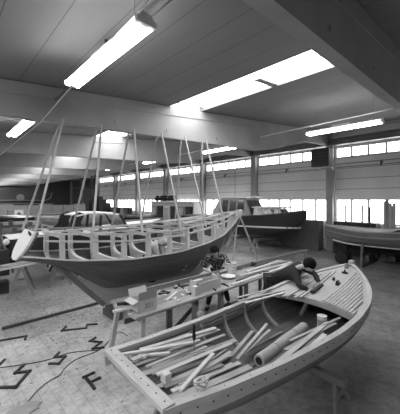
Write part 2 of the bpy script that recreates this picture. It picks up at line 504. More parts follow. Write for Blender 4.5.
# ================================================================== foreground boat
o2 = CW(-.6, 2.53, 0); ax2 = CW(.755, .656, 0); rt2 = CW(.656, -.755, 0)
FB = frame_fn(o2, ax2, rt2)
Bt = [(0, .53), (.5, .60), (1.2, .67), (1.9, .73), (2.6, .78), (3.1, .785), (3.6, .74), (4.0, .63), (4.4, .42), (4.7, .17), (4.85, .03)]
Zt = [(0, 1.12), (.6, 1.06), (1.5, 1.01), (2.4, 1.0), (3.1, 1.04), (3.8, 1.13), (4.4, 1.26), (4.85, 1.40)]
Kt = [(0, .66), (.8, .54), (2.5, .46), (3.8, .5), (4.4, .62), (4.7, .85), (4.85, 1.05)]
frk = lambda s: interp([(0, -.62), (.5, -.45), (1.2, -.15), (2, 0), (4.0, 0), (4.85, .05)], s)
fb = lambda s: sm(Bt, s) if s < 4.7 else interp(Bt, s)
fz = lambda s: sm(Zt, s); fk = lambda s: sm(Kt, s)
boat = thing('open_wooden_boat', (*FB(2.4, 0, 0).xy, 0), 'large open wooden boat under construction in the foreground, filled with loose planks', 'boat')
stn = rng(0, 4.85, 36); HP = .85
m, rows = hull_mesh(FB, stn, fb, fz, fk, HP, 12, 7, rakef=frk)
m.build('hull_planking', HULLOUT, boat, smooth=True)
m, _ = hull_mesh(FB, stn[:-1], fb, lambda s: fz(s)-.01, fk, HP, 12, 7, inset=.03, flip=True, rakef=frk)
m.build('inner_planking', HULLIN, boat, smooth=True)
# transom
sec = section(FB, 0, fb(0), fz(0), fk(0), HP, 12, frk(0))
m = M(); m.prism(sec, ax2*.04); m.build('transom', W_MID, boat)
m = M(); a, b = FB(.01, -.55, 1.13), FB(.01, .55, 1.13)
m.bar(a, b, .115, .045); m.m = 1
for q in range(9):
    c = lerp(a, b, (q+.5)/9)+Z*.0235+ax2*.0; m.lathe(c, [(.009, -.004), (.009, .002)], 8)
m.build('transom_cap', [W_LIGHT, DARK], boat, bevel=.006)
# sheer strake + gunwale rail each side
for sd in (-1, 1):
    m = M(); R = []; U = []
    L = 0
    for k, s in enumerate(rng(-.03, 4.84, 44)):
        b = max(fb(max(s, 0)), .03); z = fz(max(s, 0)); hgt = .13 if s < 4.5 else .13
        R.append([FB(s, sd*(b-.05), z-.01), FB(s, sd*(b-.05), z+.022), FB(s, sd*(b+.026), z+.022), FB(s, sd*(b+.028), z-.02), FB(s, sd*(b+.012), z-hgt), FB(s, sd*(b-.01), z-hgt)])
        U.append([(s, 0), (s, .04), (s, .12), (s, .16), (s, .30), (s, .33), (s, .4)])
    m.grid(R, U, close=True, flip=(sd < 0))
    m.m = 1
    for q in range(30):
        s = .1+q*.155; b = max(fb(s), .05); z = fz(s)
        m.lathe(FB(s, sd*(b+.02), z-.045), [(.007, .0), (.007, .012)], 6, ax=rt2*sd)
        if q % 2: m.lathe(FB(s, sd*(b-.015), z+.02), [(.006, 0), (.006, .004)], 6)
    m.build('gunwale', [W_LIGHT, DARK], boat)
# stem post
m = M(); P = []
for s, z in ((4.86, 1.47), (4.88, 1.25), (4.84, 1.0), (4.7, .78), (4.4, .58)): P.append(FB(s, 0, z))
for a, b in zip(P, P[1:]): m.bar(a, b, .09, .09, up=ax2)
m.build('stem', W_LIGHT, boat)
m = M(); m.bar(FB(.55, 0, .60), FB(1.0, 0, .47), .06, .12); m.bar(FB(.9, 0, .46), FB(3.6, 0, .42), .06, .12); m.bar(FB(3.6, 0, .42), FB(4.5, 0, .58), .06, .12)
m.build('keel', W_MID, boat)
# frames (ribs)
for s in (1.35, 1.85, 2.35, 2.85):
    m = M(); n = 14
    sa = section(FB, s, fb(s)-.03, fz(s)-.02, fk(s)+.04, HP, n); sb = section(FB, s, fb(s)-.075, fz(s)-.02, fk(s)+.09, HP, n)
    R = []
    for a, b in zip(sa, sb): R.append([a, b, b+ax2*.035, a+ax2*.035])
    m.grid(R, None, close=True); m.build('rib', W_MID, boat)
# cockpit sole and inner stringer
m = M(); z = .62
R = [[FB(s, -.36, z), FB(s, .36, z)] for s in rng(1.2, 3.6, 10)]
m.grid(R, [[(s, 0), (s, 7)] for s in rng(1.2, 3.6, 10)]); m.build('cockpit_sole', HULLIN, boat, solid=.02)
for sd in (-1, 1):
    m = M(); pp = [FB(s, sd*(fb(s)-.055), fz(s)-.10) for s in rng(.1, 3.4, 16)]
    for a, b in zip(pp, pp[1:]): m.bar(a, b, .03, .06)
    m.build('stringer', W_GREY, boat)
# aft deck
def deck(name, s0f, s1, dz, n=16, cam=0.0, mat=PLY, mrg=.05):
    m = M(); R = []; U = []
    for k in range(n+1):
        row = []; uu = []
        for j in range(13):
            l = -1+2*j/12
            s0 = s0f(l); s = s0+(s1-s0)*k/n
            b = max(fb(s)-mrg, .01)
            row.append(FB(s, l*b, fz(s)+dz+cam*(1-l*l))); uu.append((s, l*b*2))
        R.append(row); U.append(uu)
    m.grid(R, U); return m
deck('aft_deck', lambda l: .02, 1.12, -.075).build('aft_deck', W_DARK, boat, solid=.02)
deck('foredeck', lambda l: 3.22-.12*abs(l)**2, 4.72, -.015, cam=.03).build('foredeck', PLY, boat, solid=.025)
m = M(); pp = [FB(3.22-.12*l*l, l*(fb(3.2)-.05), fz(3.2)-.05+.03*(1-l*l)) for l in rng(-1, 1, 10)]
for a, b in zip(pp, pp[1:]): m.bar(a, b, .04, .09)
m.build('deck_beam', W_MID, boat)
m = M(); m.bar(FB(3.9, -.6, .98), FB(3.9, .6, .98), .04, .08); m.bar(FB(3.3, -.1, 1.0), FB(3.5, -.35, .62), .04, .05); m.build('bulkhead_frame', W_MID, boat)
# deck strips
def dz_(s, l):
    b = max(fb(s)-.05, .01); q = min(1, abs(l)/b); return fz(s)-.015+.03*(1-q*q)
def strip(l, s0, s1):
    m = M(); pts = []
    s = s0
    while s < s1 and fb(s)-.07 > abs(l)+.02: pts.append(s); s += .12
    for a, b in zip(pts, pts[1:]): m.bar(FB(a, l, dz_(a, l)+.026), FB(b, l, dz_(b, l)+.026), .036, .022)
    return m
k = 0
for q in range(12):
    l = .20+q*.048
    mm = strip(l, 3.22-.12*(l/.7)**2, 4.6)
    if mm.f: mm.build('deck_strip', W_LIGHT, boat)
for l, s0, s1 in ((-.14, 3.12, 4.5), (-.20, 3.05, 4.45), (-.33, 3.0, 4.3), (-.38, 2.98, 4.2)):
    strip(l, s0, s1).build('deck_strip', W_LIGHT, boat)
# loose planks : (s0,l0,z0, s1,l1,z1, w, t, mat, label)
ad = 1.0
def loose(a, b, w, t, mat, label, name='loose_plank', cat='plank', up=Z):
    m = M(); m.bar(a, b, w, t, up); return tag(m.build(name, mat, bevel=.002), label, cat)
def LP(px0, py0, z0, px1, py1, z1, w, t, mat, label, **k):
    return loose(gz(px0, py0, z0), gz(px1, py1, z1), w*.8, t*.75, mat, label, **k)
LP(108, 357, 1.10, 195, 342, 1.10, .05, .03, W_PALE, 'long pale batten lying inside the left gunwale at the transom corner')
LP(140, 350, 1.05, 216, 328, 1.05, .07, .025, W_LIGHT, 'light plank along the left side of the aft deck, beside the pale batten')
LP(128, 357, 1.06, 170, 353, 1.08, .04, .03, W_PALE, 'short pale stick lying crosswise near the transom corner')
LP(126, 364, 1.04, 200, 340, 1.05, .06, .02, W_MID, 'narrow plank end beside the crumpled rag on the aft deck')
LP(133, 374, 1.02, 206, 346, 1.02, .09, .02, W_LIGHT, 'wide light plank across the middle of the aft deck')
LP(150, 375, 1.03, 206, 352, 1.03, .035, .03, W_DARK, 'dark narrow batten on the middle of the aft deck')
LP(152, 380, 1.02, 215, 357, 1.0, .07, .02, W_MID, 'plank passing behind the small pale block')
LP(176, 388, 1.05, 231, 352, .98, .06, .025, W_LIGHT, 'light plank right of the small pale block, ending over the cockpit')
LP(172, 387, 1.03, 226, 350, 1.0, .03, .03, W_MID, 'thin square batten right of the small block')
LP(180, 391, 1.08, 213, 354, 1.08, .05, .035, W_PALE, 'pale board lying slantwise on top of the plank pile by the rope')
LP(178, 385, 1.06, 228, 356, 1.02, .045, .03, W_LIGHT, 'light batten under the slanting board, aft end of the pile')
LP(205, 391, 1.03, 240, 372, .95, .09, .025, W_MID, 'wide grey plank at the right gunwale beside the rope coil')
LP(196, 383, 1.05, 236, 362, .95, .06, .03, W_LIGHT, 'light plank between the rope coil and the cockpit')
LP(226, 362, .78, 253, 331, .86, .06, .03, W_MID, 'grey plank standing steeply in the cockpit, left of three')
LP(232, 365, .78, 267, 324, .90, .05, .03, W_LIGHT, 'light plank rising steeply in the cockpit, middle of three')
LP(240, 358, .78, 270, 330, .85, .045, .03, W_LIGHT, 'light thin plank rising in the cockpit, right of three')
LP(245, 352, .74, 282, 332, .74, .06, .03, W_GREY, 'grey plank behind the paper roll in the cockpit')
LP(228, 380, .80, 254, 364, .76, .08, .03, W_DARK, 'dark plank at the near end of the paper roll')
LP(250, 356, .70, 279, 337, .70, .05, .03, W_GREY, 'light batten lying beside the far side of the paper roll')
LP(262, 375, .98, 328, 322, .92, .08, .02, W_LIGHT, 'long wide pale board along the right side of the cockpit')
LP(262, 368, .95, 308, 345, .92, .05, .02, W_DARK, 'dark board between the pale board and right gunwale')
LP(285, 350, .90, 335, 323, .92, .07, .02, W_MID, 'grey board resting by the deck edge right of the tin can')
LP(290, 341, .88, 340, 318, .95, .05, .03, W_MID, 'light batten reaching under the foredeck edge')
LP(300, 354, .93, 318, 340, .93, .13, .006, W_GREY, 'grey cut sheet of veneer beside the right gunwale', name='veneer_sheet', cat='veneer')
LP(310, 348, .95, 325, 334, .95, .08, .006, W_PALE, 'small pale veneer piece on the grey sheet by the right gunwale', name='veneer_sheet', cat='veneer')
for k, (a, b, c, d, lb) in enumerate(((238, 301, 284, 290, 'outer'), (245, 303, 283, 293, 'middle'), (236, 298, 275, 288, 'inner'))):
    LP(a, b, 1.08+.02*k, c, d, 1.12+.02*k, .06, .02, (W_LIGHT, W_PALE, W_MID)[k], '%s of three short boards lying on the left gunwale by the leaning man' % lb)
for k in range(15):
    l = -.42+.062*k; s0 = .09+random.uniform(0, .12); s1 = 1.05+random.uniform(-.1, .35)-.1*(l > .2)
    if k in (4, 9): continue
    zz = 1.02 if k % 2 else 1.035
    z0 = fz(.1)-.075+.025+.012*(k % 3); z1 = fz(1.2)-.045+.02*(k % 3)
    q = loose(FB(s0, l+random.uniform(-.01, .01), z0), FB(s1, l*1.1+random.uniform(-.05, .05), z1), random.choice((.04, .052, .075)), .014, (W_LIGHT, W_MID, W_MID, W_GREY)[k % 4],
              'narrow plank in the layer spread over the aft deck')
    q['group'] = 'narrow planks spread on the aft deck'
# paper roll
e = thing('paper_roll', gz(280, 343, .72), 'long rolled grey tube of paper lying in the cockpit, dark open end nearest', 'paper roll')
a = gz(259, 361, .84); b = gz(304, 327, .84)
m = M(); m.tube([a, b], .07, 18); m.build('roll', PAPER, e, smooth=False)
d = (b-a).normalized()
m = M(); m.tube([a-d*.004, a-d*.001], .045, 14); m.build('hollow_core', RUBBER, e)
m = M()
pass
for t in (.3, .72):
    m = M(); m.tube([lerp(a, b, t), lerp(a, b, t)+d*.012], .072, 18); m.build('binding_string', W_GREY, e)
# tin can on planks
c = gz(322, 327, .82)
e = thing('tin_can', c, 'dented pale paint tin standing in the cockpit under the foredeck edge', 'tin')
m = M(); m.lathe(c, [(.068, 0), (.071, .01), (.068, .02), (.068, .16), (.071, .17), (.064, .172)], 18); m.build('can_body', CREAM, e)
m = M(); m.lathe(c+Z*.03, [(.0695, 0), (.0695, .09)], 18); m.build('label_band', GREYP, e)
# small block, rope, chisel, rag on aft deck
c = gz(166, 377, 1.10)
m = M(); m.bar(c-rt2*.04, c+rt2*.04, .07, .085); tag(m.build('wood_block', W_PALE, bevel=.004), 'small pale square block standing on the aft deck planks', 'block')
c = gz(201, 388, 1.09)
m = M()
for q in range(7):
    a0 = random.random()*6; pts = []
    for k in range(13):
        a = a0+k*.55; r = .045+.022*math.sin(k*1.3+q)
        pts.append(c+V(r*math.cos(a), r*math.sin(a)*.8, .012+.012*q*.8+.008*math.sin(k*2+q)))
    m.tube(pts, .010, 5)
tag(m.build('rope_coil', CREAM, smooth=True), 'tangled pale rope bundle on the aft planks near the right gunwale', 'rope')
c = gz(194, 349, 1.04)
e = thing('chisel', c, 'tool with a long dark handle standing upright on the aft deck', 'chisel')
m = M(); m.tube([c, c+Z*.12], .008, 6); m.build('blade', STEEL, e)
m = M(); m.tube([c+Z*.10, c+Z*.13, c+Z*.2, c+Z*.27], [.012, .02, .016, .014], 8); m.build('handle', RUBBER, e)
c = gz(140, 358, 1.06)
m = M(); m.ell(c+Z*.01, .09, .05, .018, fn=lambda p: 1+.35*math.sin(p.x*9+p.y*7)); tag(m.build('rag', CREAM), 'crumpled pale rag near the transom corner', 'rag')
# tools at the bow
def tool_block(px, py, z, w, label, name, cat, mat=DARK):
    c = gz(px, py, z); e = thing(name, c, label, cat)
    m = M(); m.bar(c-ax2*w, c+ax2*w, .05, .045); m.bar(c-ax2*w+Z*.04, c-ax2*w*.3+Z*.04, .03, .05); m.build('body', mat, e)
    m = M(); m.tube([c+ax2*w*.5+Z*.02, c+ax2*w*.5+Z*.07], .015, 8); m.build('knob', W_MID, e)
tool_block(338, 284, 1.20, .05, 'small dark plane lying on bare plywood of foredeck', 'hand_plane', 'tool')
tool_block(334, 281, 1.20, .03, 'small dark clamp beside the plane on the foredeck', 'small_clamp', 'tool')
c = FB(4.62, 0, 1.36)
m = M(); m.lathe(c, [(.035, -.02), (.04, .0), (.04, .08), (.034, .085)], 14); tag(m.build('jar', GREYP), 'grey jar standing at the bow beside the stem head', 'jar')
c = FB(4.42, .05, 1.31)
m = M(); m.bar(c-rt2*.05, c+rt2*.05, .04, .035); m.tube([c, c+Z*.06], .014, 8); tag(m.build('clamp', DARK), 'dark clamp on the foredeck strips just behind the stem', 'clamp')

# sawhorses
def sawhorse(name, c, along, half, top, label, group, mat=W_GREY, spread=.22, cs=.09):
    c = Vector(c); al = Vector(along).normalized(); sd = Z.cross(al)
    e = thing(name, c, label, 'sawhorse', group)
    m = M(); m.bar(c+Z*(top-cs/2)-al*half, c+Z*(top-cs/2)+al*half, cs, cs); m.build('top_beam', mat, e, bevel=.004)
    for sa in (-1, 1):
        for sb in (-1, 1):
            m = M(); m.bar(c+Z*(top-cs)+al*sa*(half-.12)+sd*sb*.04, c+al*sa*(half-.04)+sd*sb*spread, .07, .045, up=al); m.build('leg', mat, e)
        m = M(); hh = top*.4; f = 1-hh/top
        m.bar(c+Z*hh+al*sa*(half-.07)-sd*(.04+(spread-.04)*f+.03), c+Z*hh+al*sa*(half-.07)+sd*(.04+(spread-.04)*f+.03), .025, .06); m.build('brace', mat, e)
    return e
for s, lb in ((.9, 'low wooden trestle under the stern of the foreground boat'), (2.62, 'low wooden trestle under the middle of the foreground boat, legs visible below the hull')):
    c = FB(s, 0, 0); sawhorse('sawhorse', c, rt2, .78, fk(s)-.10, lb, 'trestles under the foreground boat', W_GREY, .2, .1)

# ================================================================== workbench
X0, X1, YF, YR, BZ = 2.18, 7.3, 3.72, 4.68, .94
bench = thing('long_workbench', (5, 4.2, 0), 'long rough workbench between the two boats, strewn with tools and timber', 'workbench')
for k, (y0, y1, xe) in enumerate(((YF, YF+.24, 7.6), (YF+.245, YF+.5, 7.3), (YF+.505, YF+.73, 7.4), (YF+.735, YR, 7.5))):
    m = M(); m.box((X0+.04*(k % 2), y0, BZ-.04), (xe, y1, BZ)); m.build('top_plank', (W_MID, W_GREY, W_MID, W_GREY)[k], bench, bevel=.003)
for x in (2.35, 3.45, 4.15, 4.95, 5.75, 6.6, 7.2):
    for y in (YF+.08, YR-.1):
        w = .12 if x == 3.45 else .075
        m = M(); dx = -.1 if x == 2.35 else 0
        m.bar((x, y, BZ-.04), (x+dx, y-(.12 if y < 4 else -.12) if x == 2.35 else y, 0), w, .06, up=V(0, 1, 0)); m.build('leg', W_GREY if x > 3 else W_LIGHT, bench)
    m = M(); m.bar((x, YF+.05, BZ-.09), (x, YR-.05, BZ-.09), .05, .09); m.build('cross_bearer', W_GREY, bench)
for y, z in ((YF+.03, .5), (YR-.03, .5)):
    m = M(); m.bar((2.5, y, z), (7.3, y, z), .03, .09); m.build('stretcher', W_DARK, bench)
m = M(); m.bar((2.5, YF+.2, .1), (3.6, YF+.2, .75), .03, .07); m.build('brace', W_DARK, bench)
loose(V(2.6, 4.62, BZ+.045), V(9.25, 4.5, BZ+.045), .05, .09, W_GREY, 'very long grey plank on edge along the back of the workbench')
e_ = M(); e_.box((8.9, 4.44, 0), (9.0, 4.56, BZ)); tag(e_.build('prop_post', W_GREY), 'short post holding up the far end of the long grey plank', 'post')
def onb(x, y, L, ang, w, t, mat, label, z=BZ, name='offcut_board', cat='board', group=None):
    c = V(x, y, z+t/2+.001); d = V(math.cos(ang), math.sin(ang), 0)
    m = M(); m.bar(c-d*L/2, c+d*L/2, w, t); return tag(m.build(name, mat), label, cat, group)
onb(5.75, 3.80, 2.6, .02, .06, .03, W_PALE, 'long pale batten along the front edge of the workbench')
onb(6.1, 4.05, 2.0, -.05, .09, .025, W_LIGHT, 'light board lying in the middle of the workbench, right of the bowl')
onb(6.35, 4.28, 1.7, .08, .07, .03, W_PALE, 'pale board behind the light board on the workbench')
onb(6.7, 4.42, 1.2, .0, .05, .03, W_DARK, 'dark batten near the back edge of the workbench')
onb(5.3, 3.97, 1.1, .12, .04, .02, W_DARK, 'dark narrow batten in front of the bowl')
onb(6.85, 3.95, .9, .2, .08, .02, W_PALE, 'short pale board at the leaning man\'s hip')
onb(7.0, 4.15, .8, -.15, .06, .04, W_MID, 'grey offcut behind the leaning man\'s hip')
onb(3.15, 4.1, .5, .5, .05, .02, W_PALE, 'pale stick right of the cardboard box')
onb(2.2, 4.1, .36, -.3, .05, .03, W_PALE, 'pale batten sticking out left below the cardboard box')
for k in range(14):
    x = random.uniform(3.05, 3.75); y = random.uniform(3.8, 4.6)
    onb(x, y, random.uniform(.06, .16), random.random()*3, .04, .02, (W_PALE, W_LIGHT, WHITE)[k % 3], 'small pale wood offcut in the scatter right of the cardboard box', name='offcut', cat='offcut', group='offcuts scattered on the workbench')
for k in range(16):
    x = random.uniform(3.0, 6.2); y = random.choice((random.uniform(4.3, 4.55), random.uniform(3.8, 3.95))); a = random.random()*3
    c = V(x, y, BZ+.015); d = V(math.cos(a), math.sin(a), 0)
    m = M(); m.bar(c-d*.1, c+d*.02, .02, .02); m.bar(c+d*.02, c+d*.1, .035, .028); m.tube([c+d*.1-Z.cross(d)*.035, c+d*.1+Z.cross(d)*.035], .012, 6)
    tag(m.build('hand_tool', DARK), 'small dark hand tool lying among the shavings on the workbench', 'tool', 'hand tools on the workbench')
# cardboard box with print
c0 = gz(143, 315.5, BZ)
dx = V(1, 0, 0); dy = V(0, 1, 0); bw, bd, bh = .33, .28, .19
p = V(2.29, 3.82, BZ+.001)
e = thing('cardboard_box', p+V(bw/2, bd/2, 0), 'open cardboard box with printed figures standing on the left end of the workbench', 'box')
m = M(); t = .008
m.box(p, p+V(bw, t, bh)); m.box(p+V(0, bd-t, 0), p+V(bw, bd, bh)); m.box(p+V(0, 0, 0), p+V(t, bd, bh)); m.box(p+V(bw-t, 0, 0), p+V(bw, bd, bh)); m.box(p, p+V(bw, bd, t))
m.build('carton', CARD, e)
m = M(); m.bar(p+V(bw/2, 0, bh), p+V(bw/2, -.01, bh+.13), bw, .006, up=dy); m.build('flap', CARDIN, e)
m = M(); m.bar(p+V(bw/2, bd, bh), p+V(bw/2-.0, bd+.05, bh+.12), bw, .006, up=dy); m.build('flap', CARD, e)
m = M(); m.bar(p+V(0, bd/2, bh), p+V(-.1, bd/2, bh-.03), .006, bd, up=dy); m.build('flap', CARD, e)
cu = bpy.data.curves.new('printed_figures', 'FONT'); cu.body = '301'; cu.size = .12; cu.extrude = .001; cu.align_x = 'CENTER'
to = bpy.data.objects.new('printed_figures', cu); COL.objects.link(to); bpy.context.view_layer.update()
me_ = bpy.data.meshes.new_from_object(to.evaluated_get(bpy.context.evaluated_depsgraph_get())); bpy.data.objects.remove(to)
to = bpy.data.objects.new('printed_figures', me_); COL.objects.link(to); me_.materials.clear(); me_.materials.append(INK)
to.parent = e; to.rotation_euler = (math.pi/2, 0, 0); to.location = (0.02, -bd/2-.002, .05)
# long dark tool left of the box
a = V(2.2, 4.36, BZ+.034); b = V(2.42, 4.24, BZ+.034); m = M(); m.tube([a, lerp(a, b, .45), lerp(a, b, .5), b], [.024, .026, .032, .032], 10)
tag(m.build('caulking_roll', RUBBER), 'short black roll lying behind the cardboard box', 'roll')
# wooden tool crate
def crate(p, w, d, h, label):
    e = thing('wooden_crate', p+V(w/2, d/2, 0), label, 'crate'); t = .018
    m = M(); m.box(p, p+V(w, t, h)); m.build('front_board', W_PALE, e)
    m = M(); m.box(p+V(0, d-t, 0), p+V(w, d, h)); m.build('back_board', W_LIGHT, e)
    for x in (0, w-t):
        m = M(); m.box(p+V(x, t, 0), p+V(x+t, d-t, h+.03)); m.box(p+V(x, .0, 0), p+V(x+t, .05, h+.06)); m.build('end_board', W_PALE, e)
    m = M(); m.box(p+V(t, t, .001), p+V(w-t, d-t, .02)); m.build('bottom', W_MID, e)
    return e
crate(V(3.58, 3.86, BZ+.001), .62, .25, .19, 'long pale open wooden crate on the workbench in front of the standing worker')
m = M(); m.box((3.55, 3.9, BZ+.215), (3.75, 3.98, BZ+.24)); m.box((3.45, 3.80, BZ+.001), (3.55, 3.90, BZ+.17)); tag(m.build('upright_block', W_PALE), 'pale upright block leaning at the left end of the wooden crate', 'block')
m = M(); c = V(3.52, 3.80, .62); m.lathe(c, [(.02, 0), (.06, .01), (.065, .05), (.06, .09), (.02, .1)], 14, ax=V(0, -1, 0)); tag(m.build('vice_screw', CREAM), 'round pale vice screw head on the front of the workbench', 'vice')
# bucket + bowl
c = V(5.18, 4.42, BZ+.001)
e = thing('bucket', c, 'white plastic bucket on the workbench right of the standing worker', 'bucket')
m = M(); m.lathe(c, [(.115, 0), (.125, .01), (.14, .24), (.148, .245), (.148, .265), (.135, .267), (.12, .05)], 24); m.build('pail', WHITEPL, e, smooth=False)
m = M(); m.tube([c+V(.145*math.cos(a), .145*math.sin(a), .25-.09*abs(math.sin(a))) for a in [q*math.pi/10+2.5 for q in range(11)]], .004, 5); m.build('handle', STEEL, e)
m = M(); m.lathe(c+Z*.18, [(.14, 0), (.146, .012), (.14, .024)], 24); m.build('rim_band', WHITEPL, e)
c = V(4.82, 4.2, BZ+.001)
m = M(); m.lathe(c, [(.07, 0), (.15, .03), (.165, .055), (.155, .055), (.12, .03)], 24); tag(m.build('bowl', WHITEPL, smooth=True), 'shallow white bowl in front of the white bucket', 'bowl')
c = V(6.1, 4.5, BZ+.001)
m = M(); m.box(c, c+V(.22, .1, .06)); m.box(c+V(.05, .02, .06), c+V(.12, .08, .1)); tag(m.build('power_tool', DARK), 'black tool near the back plank of the workbench, right of bucket', 'tool')
# clutter below bench
for k in range(10):
    x = random.uniform(2.7, 6.5); y = random.uniform(4.0, 4.9); a = random.uniform(-.5, .5); c = V(x, y, .03+.02*(k % 3)); d = V(math.cos(a), math.sin(a), 0)
    m = M(); m.bar(c-d*.35, c+d*.35, .1, .03+.0*k); tag(m.build('scrap_board', (W_GREY, W_DARK, W_MID)[k % 3]), 'scrap board lying on the floor under the workbench', 'board', 'scrap boards under the workbench')

# ================================================================== skeleton boat
YC = 6.15
def FS(s, l, z): return V(s, YC-l, z)      # l>0 is the side nearer the camera
Bs = [(1.1, .34), (1.5, .52), (1.9, .70), (2.5, .85), (3, .92), (4.2, .98), (5.3, .85), (6.2, .60), (7, .28), (7.5, .08), (7.7, .03)]
Zs = [(1.1, 1.70), (1.9, 1.56), (3, 1.46), (4.2, 1.47), (5.3, 1.56), (6.2, 1.68), (7, 1.92), (7.7, 2.18)]
Ks = [(1.1, 1.60), (1.87, 1.36), (2.3, 1.05), (2.75, .72), (5.05, .62), (6.04, .95), (6.66, 1.2), (7.2, 1.68), (7.7, 2.15)]
Ts = [(1.1, 2.12), (1.9, 2.06), (3, 1.99), (4.2, 1.99), (5.3, 2.08), (6.2, 2.17), (7, 2.26), (7.7, 2.34)]
sb = lambda s: sm(Bs, s); sz = lambda s: sm(Zs, s); sk = lambda s: min(sm(Ks, s), sm(Zs, s)-.02); stp = lambda s: sm(Ts, s)
sk_boat = thing('boat_skeleton', (4.4, YC, 0), 'unfinished planked yacht hull with exposed frames propped by poles, behind the workbench', 'boat')
stn = rng(1.12, 7.68, 40)
m, rows = hull_mesh(FS, stn, sb, sz, sk, 1.0, 10, 8)
m.build('hull_planking', HULLWOOD, sk_boat, smooth=True)
m, _ = hull_mesh(FS, stn[:-2], sb, lambda s: sz(s)-.004, sk, 1.0, 10, 8, inset=.03)
m.build('inner_planking', HULLIN2, sk_boat, smooth=True)
for sd in (-1, 1):
    m = M(); pp = [FS(s, sd*(sb(s)+.005), sz(s)+.005) for s in stn]
    for a, b in zip(pp, pp[1:]): m.bar(a, b, .045, .022)
    m.build('plank_edge', W_LIGHT, sk_boat)
# keel deadwood and stem
m = M()
kp = [(1.9, 1.34, 1.26), (2.3, .98, .86), (2.72, .74, .33), (4, .68, .27), (5.05, .63, .26), (6.04, .96, .62), (6.66, 1.2, 1.02), (7.2, 1.68, 1.52), (7.6, 2.08, 1.95)]
R = [[V(a, YC-.05, z1+.03), V(a, YC+.05, z1+.03), V(a, YC+.05, z0), V(a, YC-.05, z0)] for a, z1, z0 in kp]
m.grid(R, [[(a, 0), (a, .1), (a, .4), (a, .5), (a, .8)] for a, *_ in kp], close=True); m.build('keel', W_LIGHT, sk_boat)
m = M(); m.bar((1.75, YC, 1.42), (2.78, YC, .34), .12, .1, up=V(1, 0, 0)); m.build('sternpost', W_GREY, sk_boat)
m = M(); pp = [V(7.15, YC, 1.6), V(7.5, YC, 1.95), V(7.68, YC, 2.2), V(7.74, YC, 2.36)]
for a, b in zip(pp, pp[1:]): m.bar(a, b, .1, .09, up=V(1, 0, 0))
m.build('stem', W_PALE, sk_boat)
# frames
def frame(s):
    w = .14; n = 12
    b = sb(s)-.03; top = stp(s); zk = sk(s)+.05
    outer = []; inner = []
    for k in range(-n, n+1):
        g = abs(k)/n; sg = -1 if k < 0 else 1
        if g < .62:
            q = g/.62*math.pi/2
            y = b*math.sin(q)**.85; z = zk+(sz(s)-zk)*(1-math.cos(q)**.9)
        else:
            q = (g-.62)/.38; y = b*(1+.04*q-.06*q*q); z = sz(s)+(top-sz(s))*q
        ww = w*(1.25-.45*g)
        outer.append(FS(s, sg*y, z))
        zin = sz(s)-.10+.05*math.sin(s*3)
        yi = max(0, b-w*.8)*math.sin(min(1, g/.66)*math.pi/2)**.9
        zi = max(zin+(top-zin)*g**2.6, zk+.02) if g < 1 else z
        inner.append(FS(s, sg*yi, zi))
    R = [[a, b_, b_+V(.075, 0, 0), a+V(.075, 0, 0)] for a, b_ in zip(outer, inner)]
    m = M(); m.grid(R, [[(k*.1, 0), (k*.1, .1), (k*.1, .15), (k*.1, .25), (k*.1, .3)] for k in range(2*n+1)], close=True)
    return m
FR = [1.7+.56*k for k in range(11)]
for k, s in enumerate(FR):
    frame(s).build('frame', W_PALE, sk_boat)
    m = M(); top = stp(s)-.04; b = sb(s)-.01
    m.bar(FS(s-.02, -b, top), FS(s-.02, b, top), .03, .07); m.build('cross_beam', W_LIGHT if k % 2 else W_PALE, sk_boat)
for sd in (-1, 1):
    for dz in (0, -.14):
        m = M(); pp = [FS(s, sd*(sb(s)-.015 if dz else sb(s)-.0), stp(s)+dz) for s in rng(1.45, 7.66, 30)]
        for a, b in zip(pp, pp[1:]): m.bar(a, b, .022, .035)
        m.build('ribband', W_LIGHT, sk_boat)
m = M(); m.bar((1.6, YC, 2.05), (7.4, YC, 2.2), .05, .03); m.build('centre_batten', W_LIGHT, sk_boat)
# transom
nt_ = V(-.92, 0, .32)
def TP(l, h):   # l lateral, h 0..1 up
    return V(1.04+.27*h, YC-l, 1.60+.53*h)
prof = [(.38, 1.0), (.41, .85), (.41, .62), (.38, .4), (.31, .2), (.19, .05), (0, 0)]
poly = [TP(l, h) for l, h in prof] + [TP(-l, h) for l, h in prof[::-1][1:]]
m = M(); m.prism(poly, V(.04, 0, -.02)); m.build('transom', WHITEPL, sk_boat)
m = M(); pl2 = [TP(l*1.07, h) for l, h in prof] + [TP(-l*1.07, h) for l, h in prof[::-1][1:]]
for a, b in zip(pl2, pl2[1:]): m.bar(a+V(.05, 0, -.02), b+V(.05, 0, -.02), .03, .03)
m.build('transom_edge', W_DARK, sk_boat)
m = M(); m.bar(TP(.1, .93)-V(.012, 0, 0), TP(.32, .88)-V(.012, 0, 0), .02, .05, up=Z); m.build('handhold', RUBBER, sk_boat)
# loose boards lying on top of skeleton
for k, (x0, y0, x1, y1) in enumerate(((2.3, 5.6, 4.6, 5.75), (3.6, 6.5, 6.2, 6.35), (1.7, 6.4, 3.6, 6.55), (4.8, 5.75, 6.8, 6.1))):
    zz = [stp(x0)+.035, stp(x1)+.035]
    loose(V(x0, y0, zz[0]), V(x1, y1, zz[1]), .07, .03, W_LIGHT if k % 2 else W_GREY,
          ('board lying along the near top of the frames by the stern half', 'board lying on the far top of the frames amidships', 'board lying on the far top of the frames by the stern', 'board lying on top of the frames near the bow')[k])
# blocks under keel
for k, x in enumerate((3.0, 4.2, 5.0)):
    m = M(); z1 = (.29, .25, .25)[k]; m.box((x-.1, YC-.3, 0), (x+.1, YC+.3, z1/2)); m.box((x-.08, YC-.22, z1/2), (x+.08, YC+.22, z1))
    tag(m.build('keel_block', W_DARK), ('keel block under the stern half of the frame-built hull', 'keel block under the middle of the frame-built hull', 'keel block under the forefoot of the frame-built hull')[k], 'block')
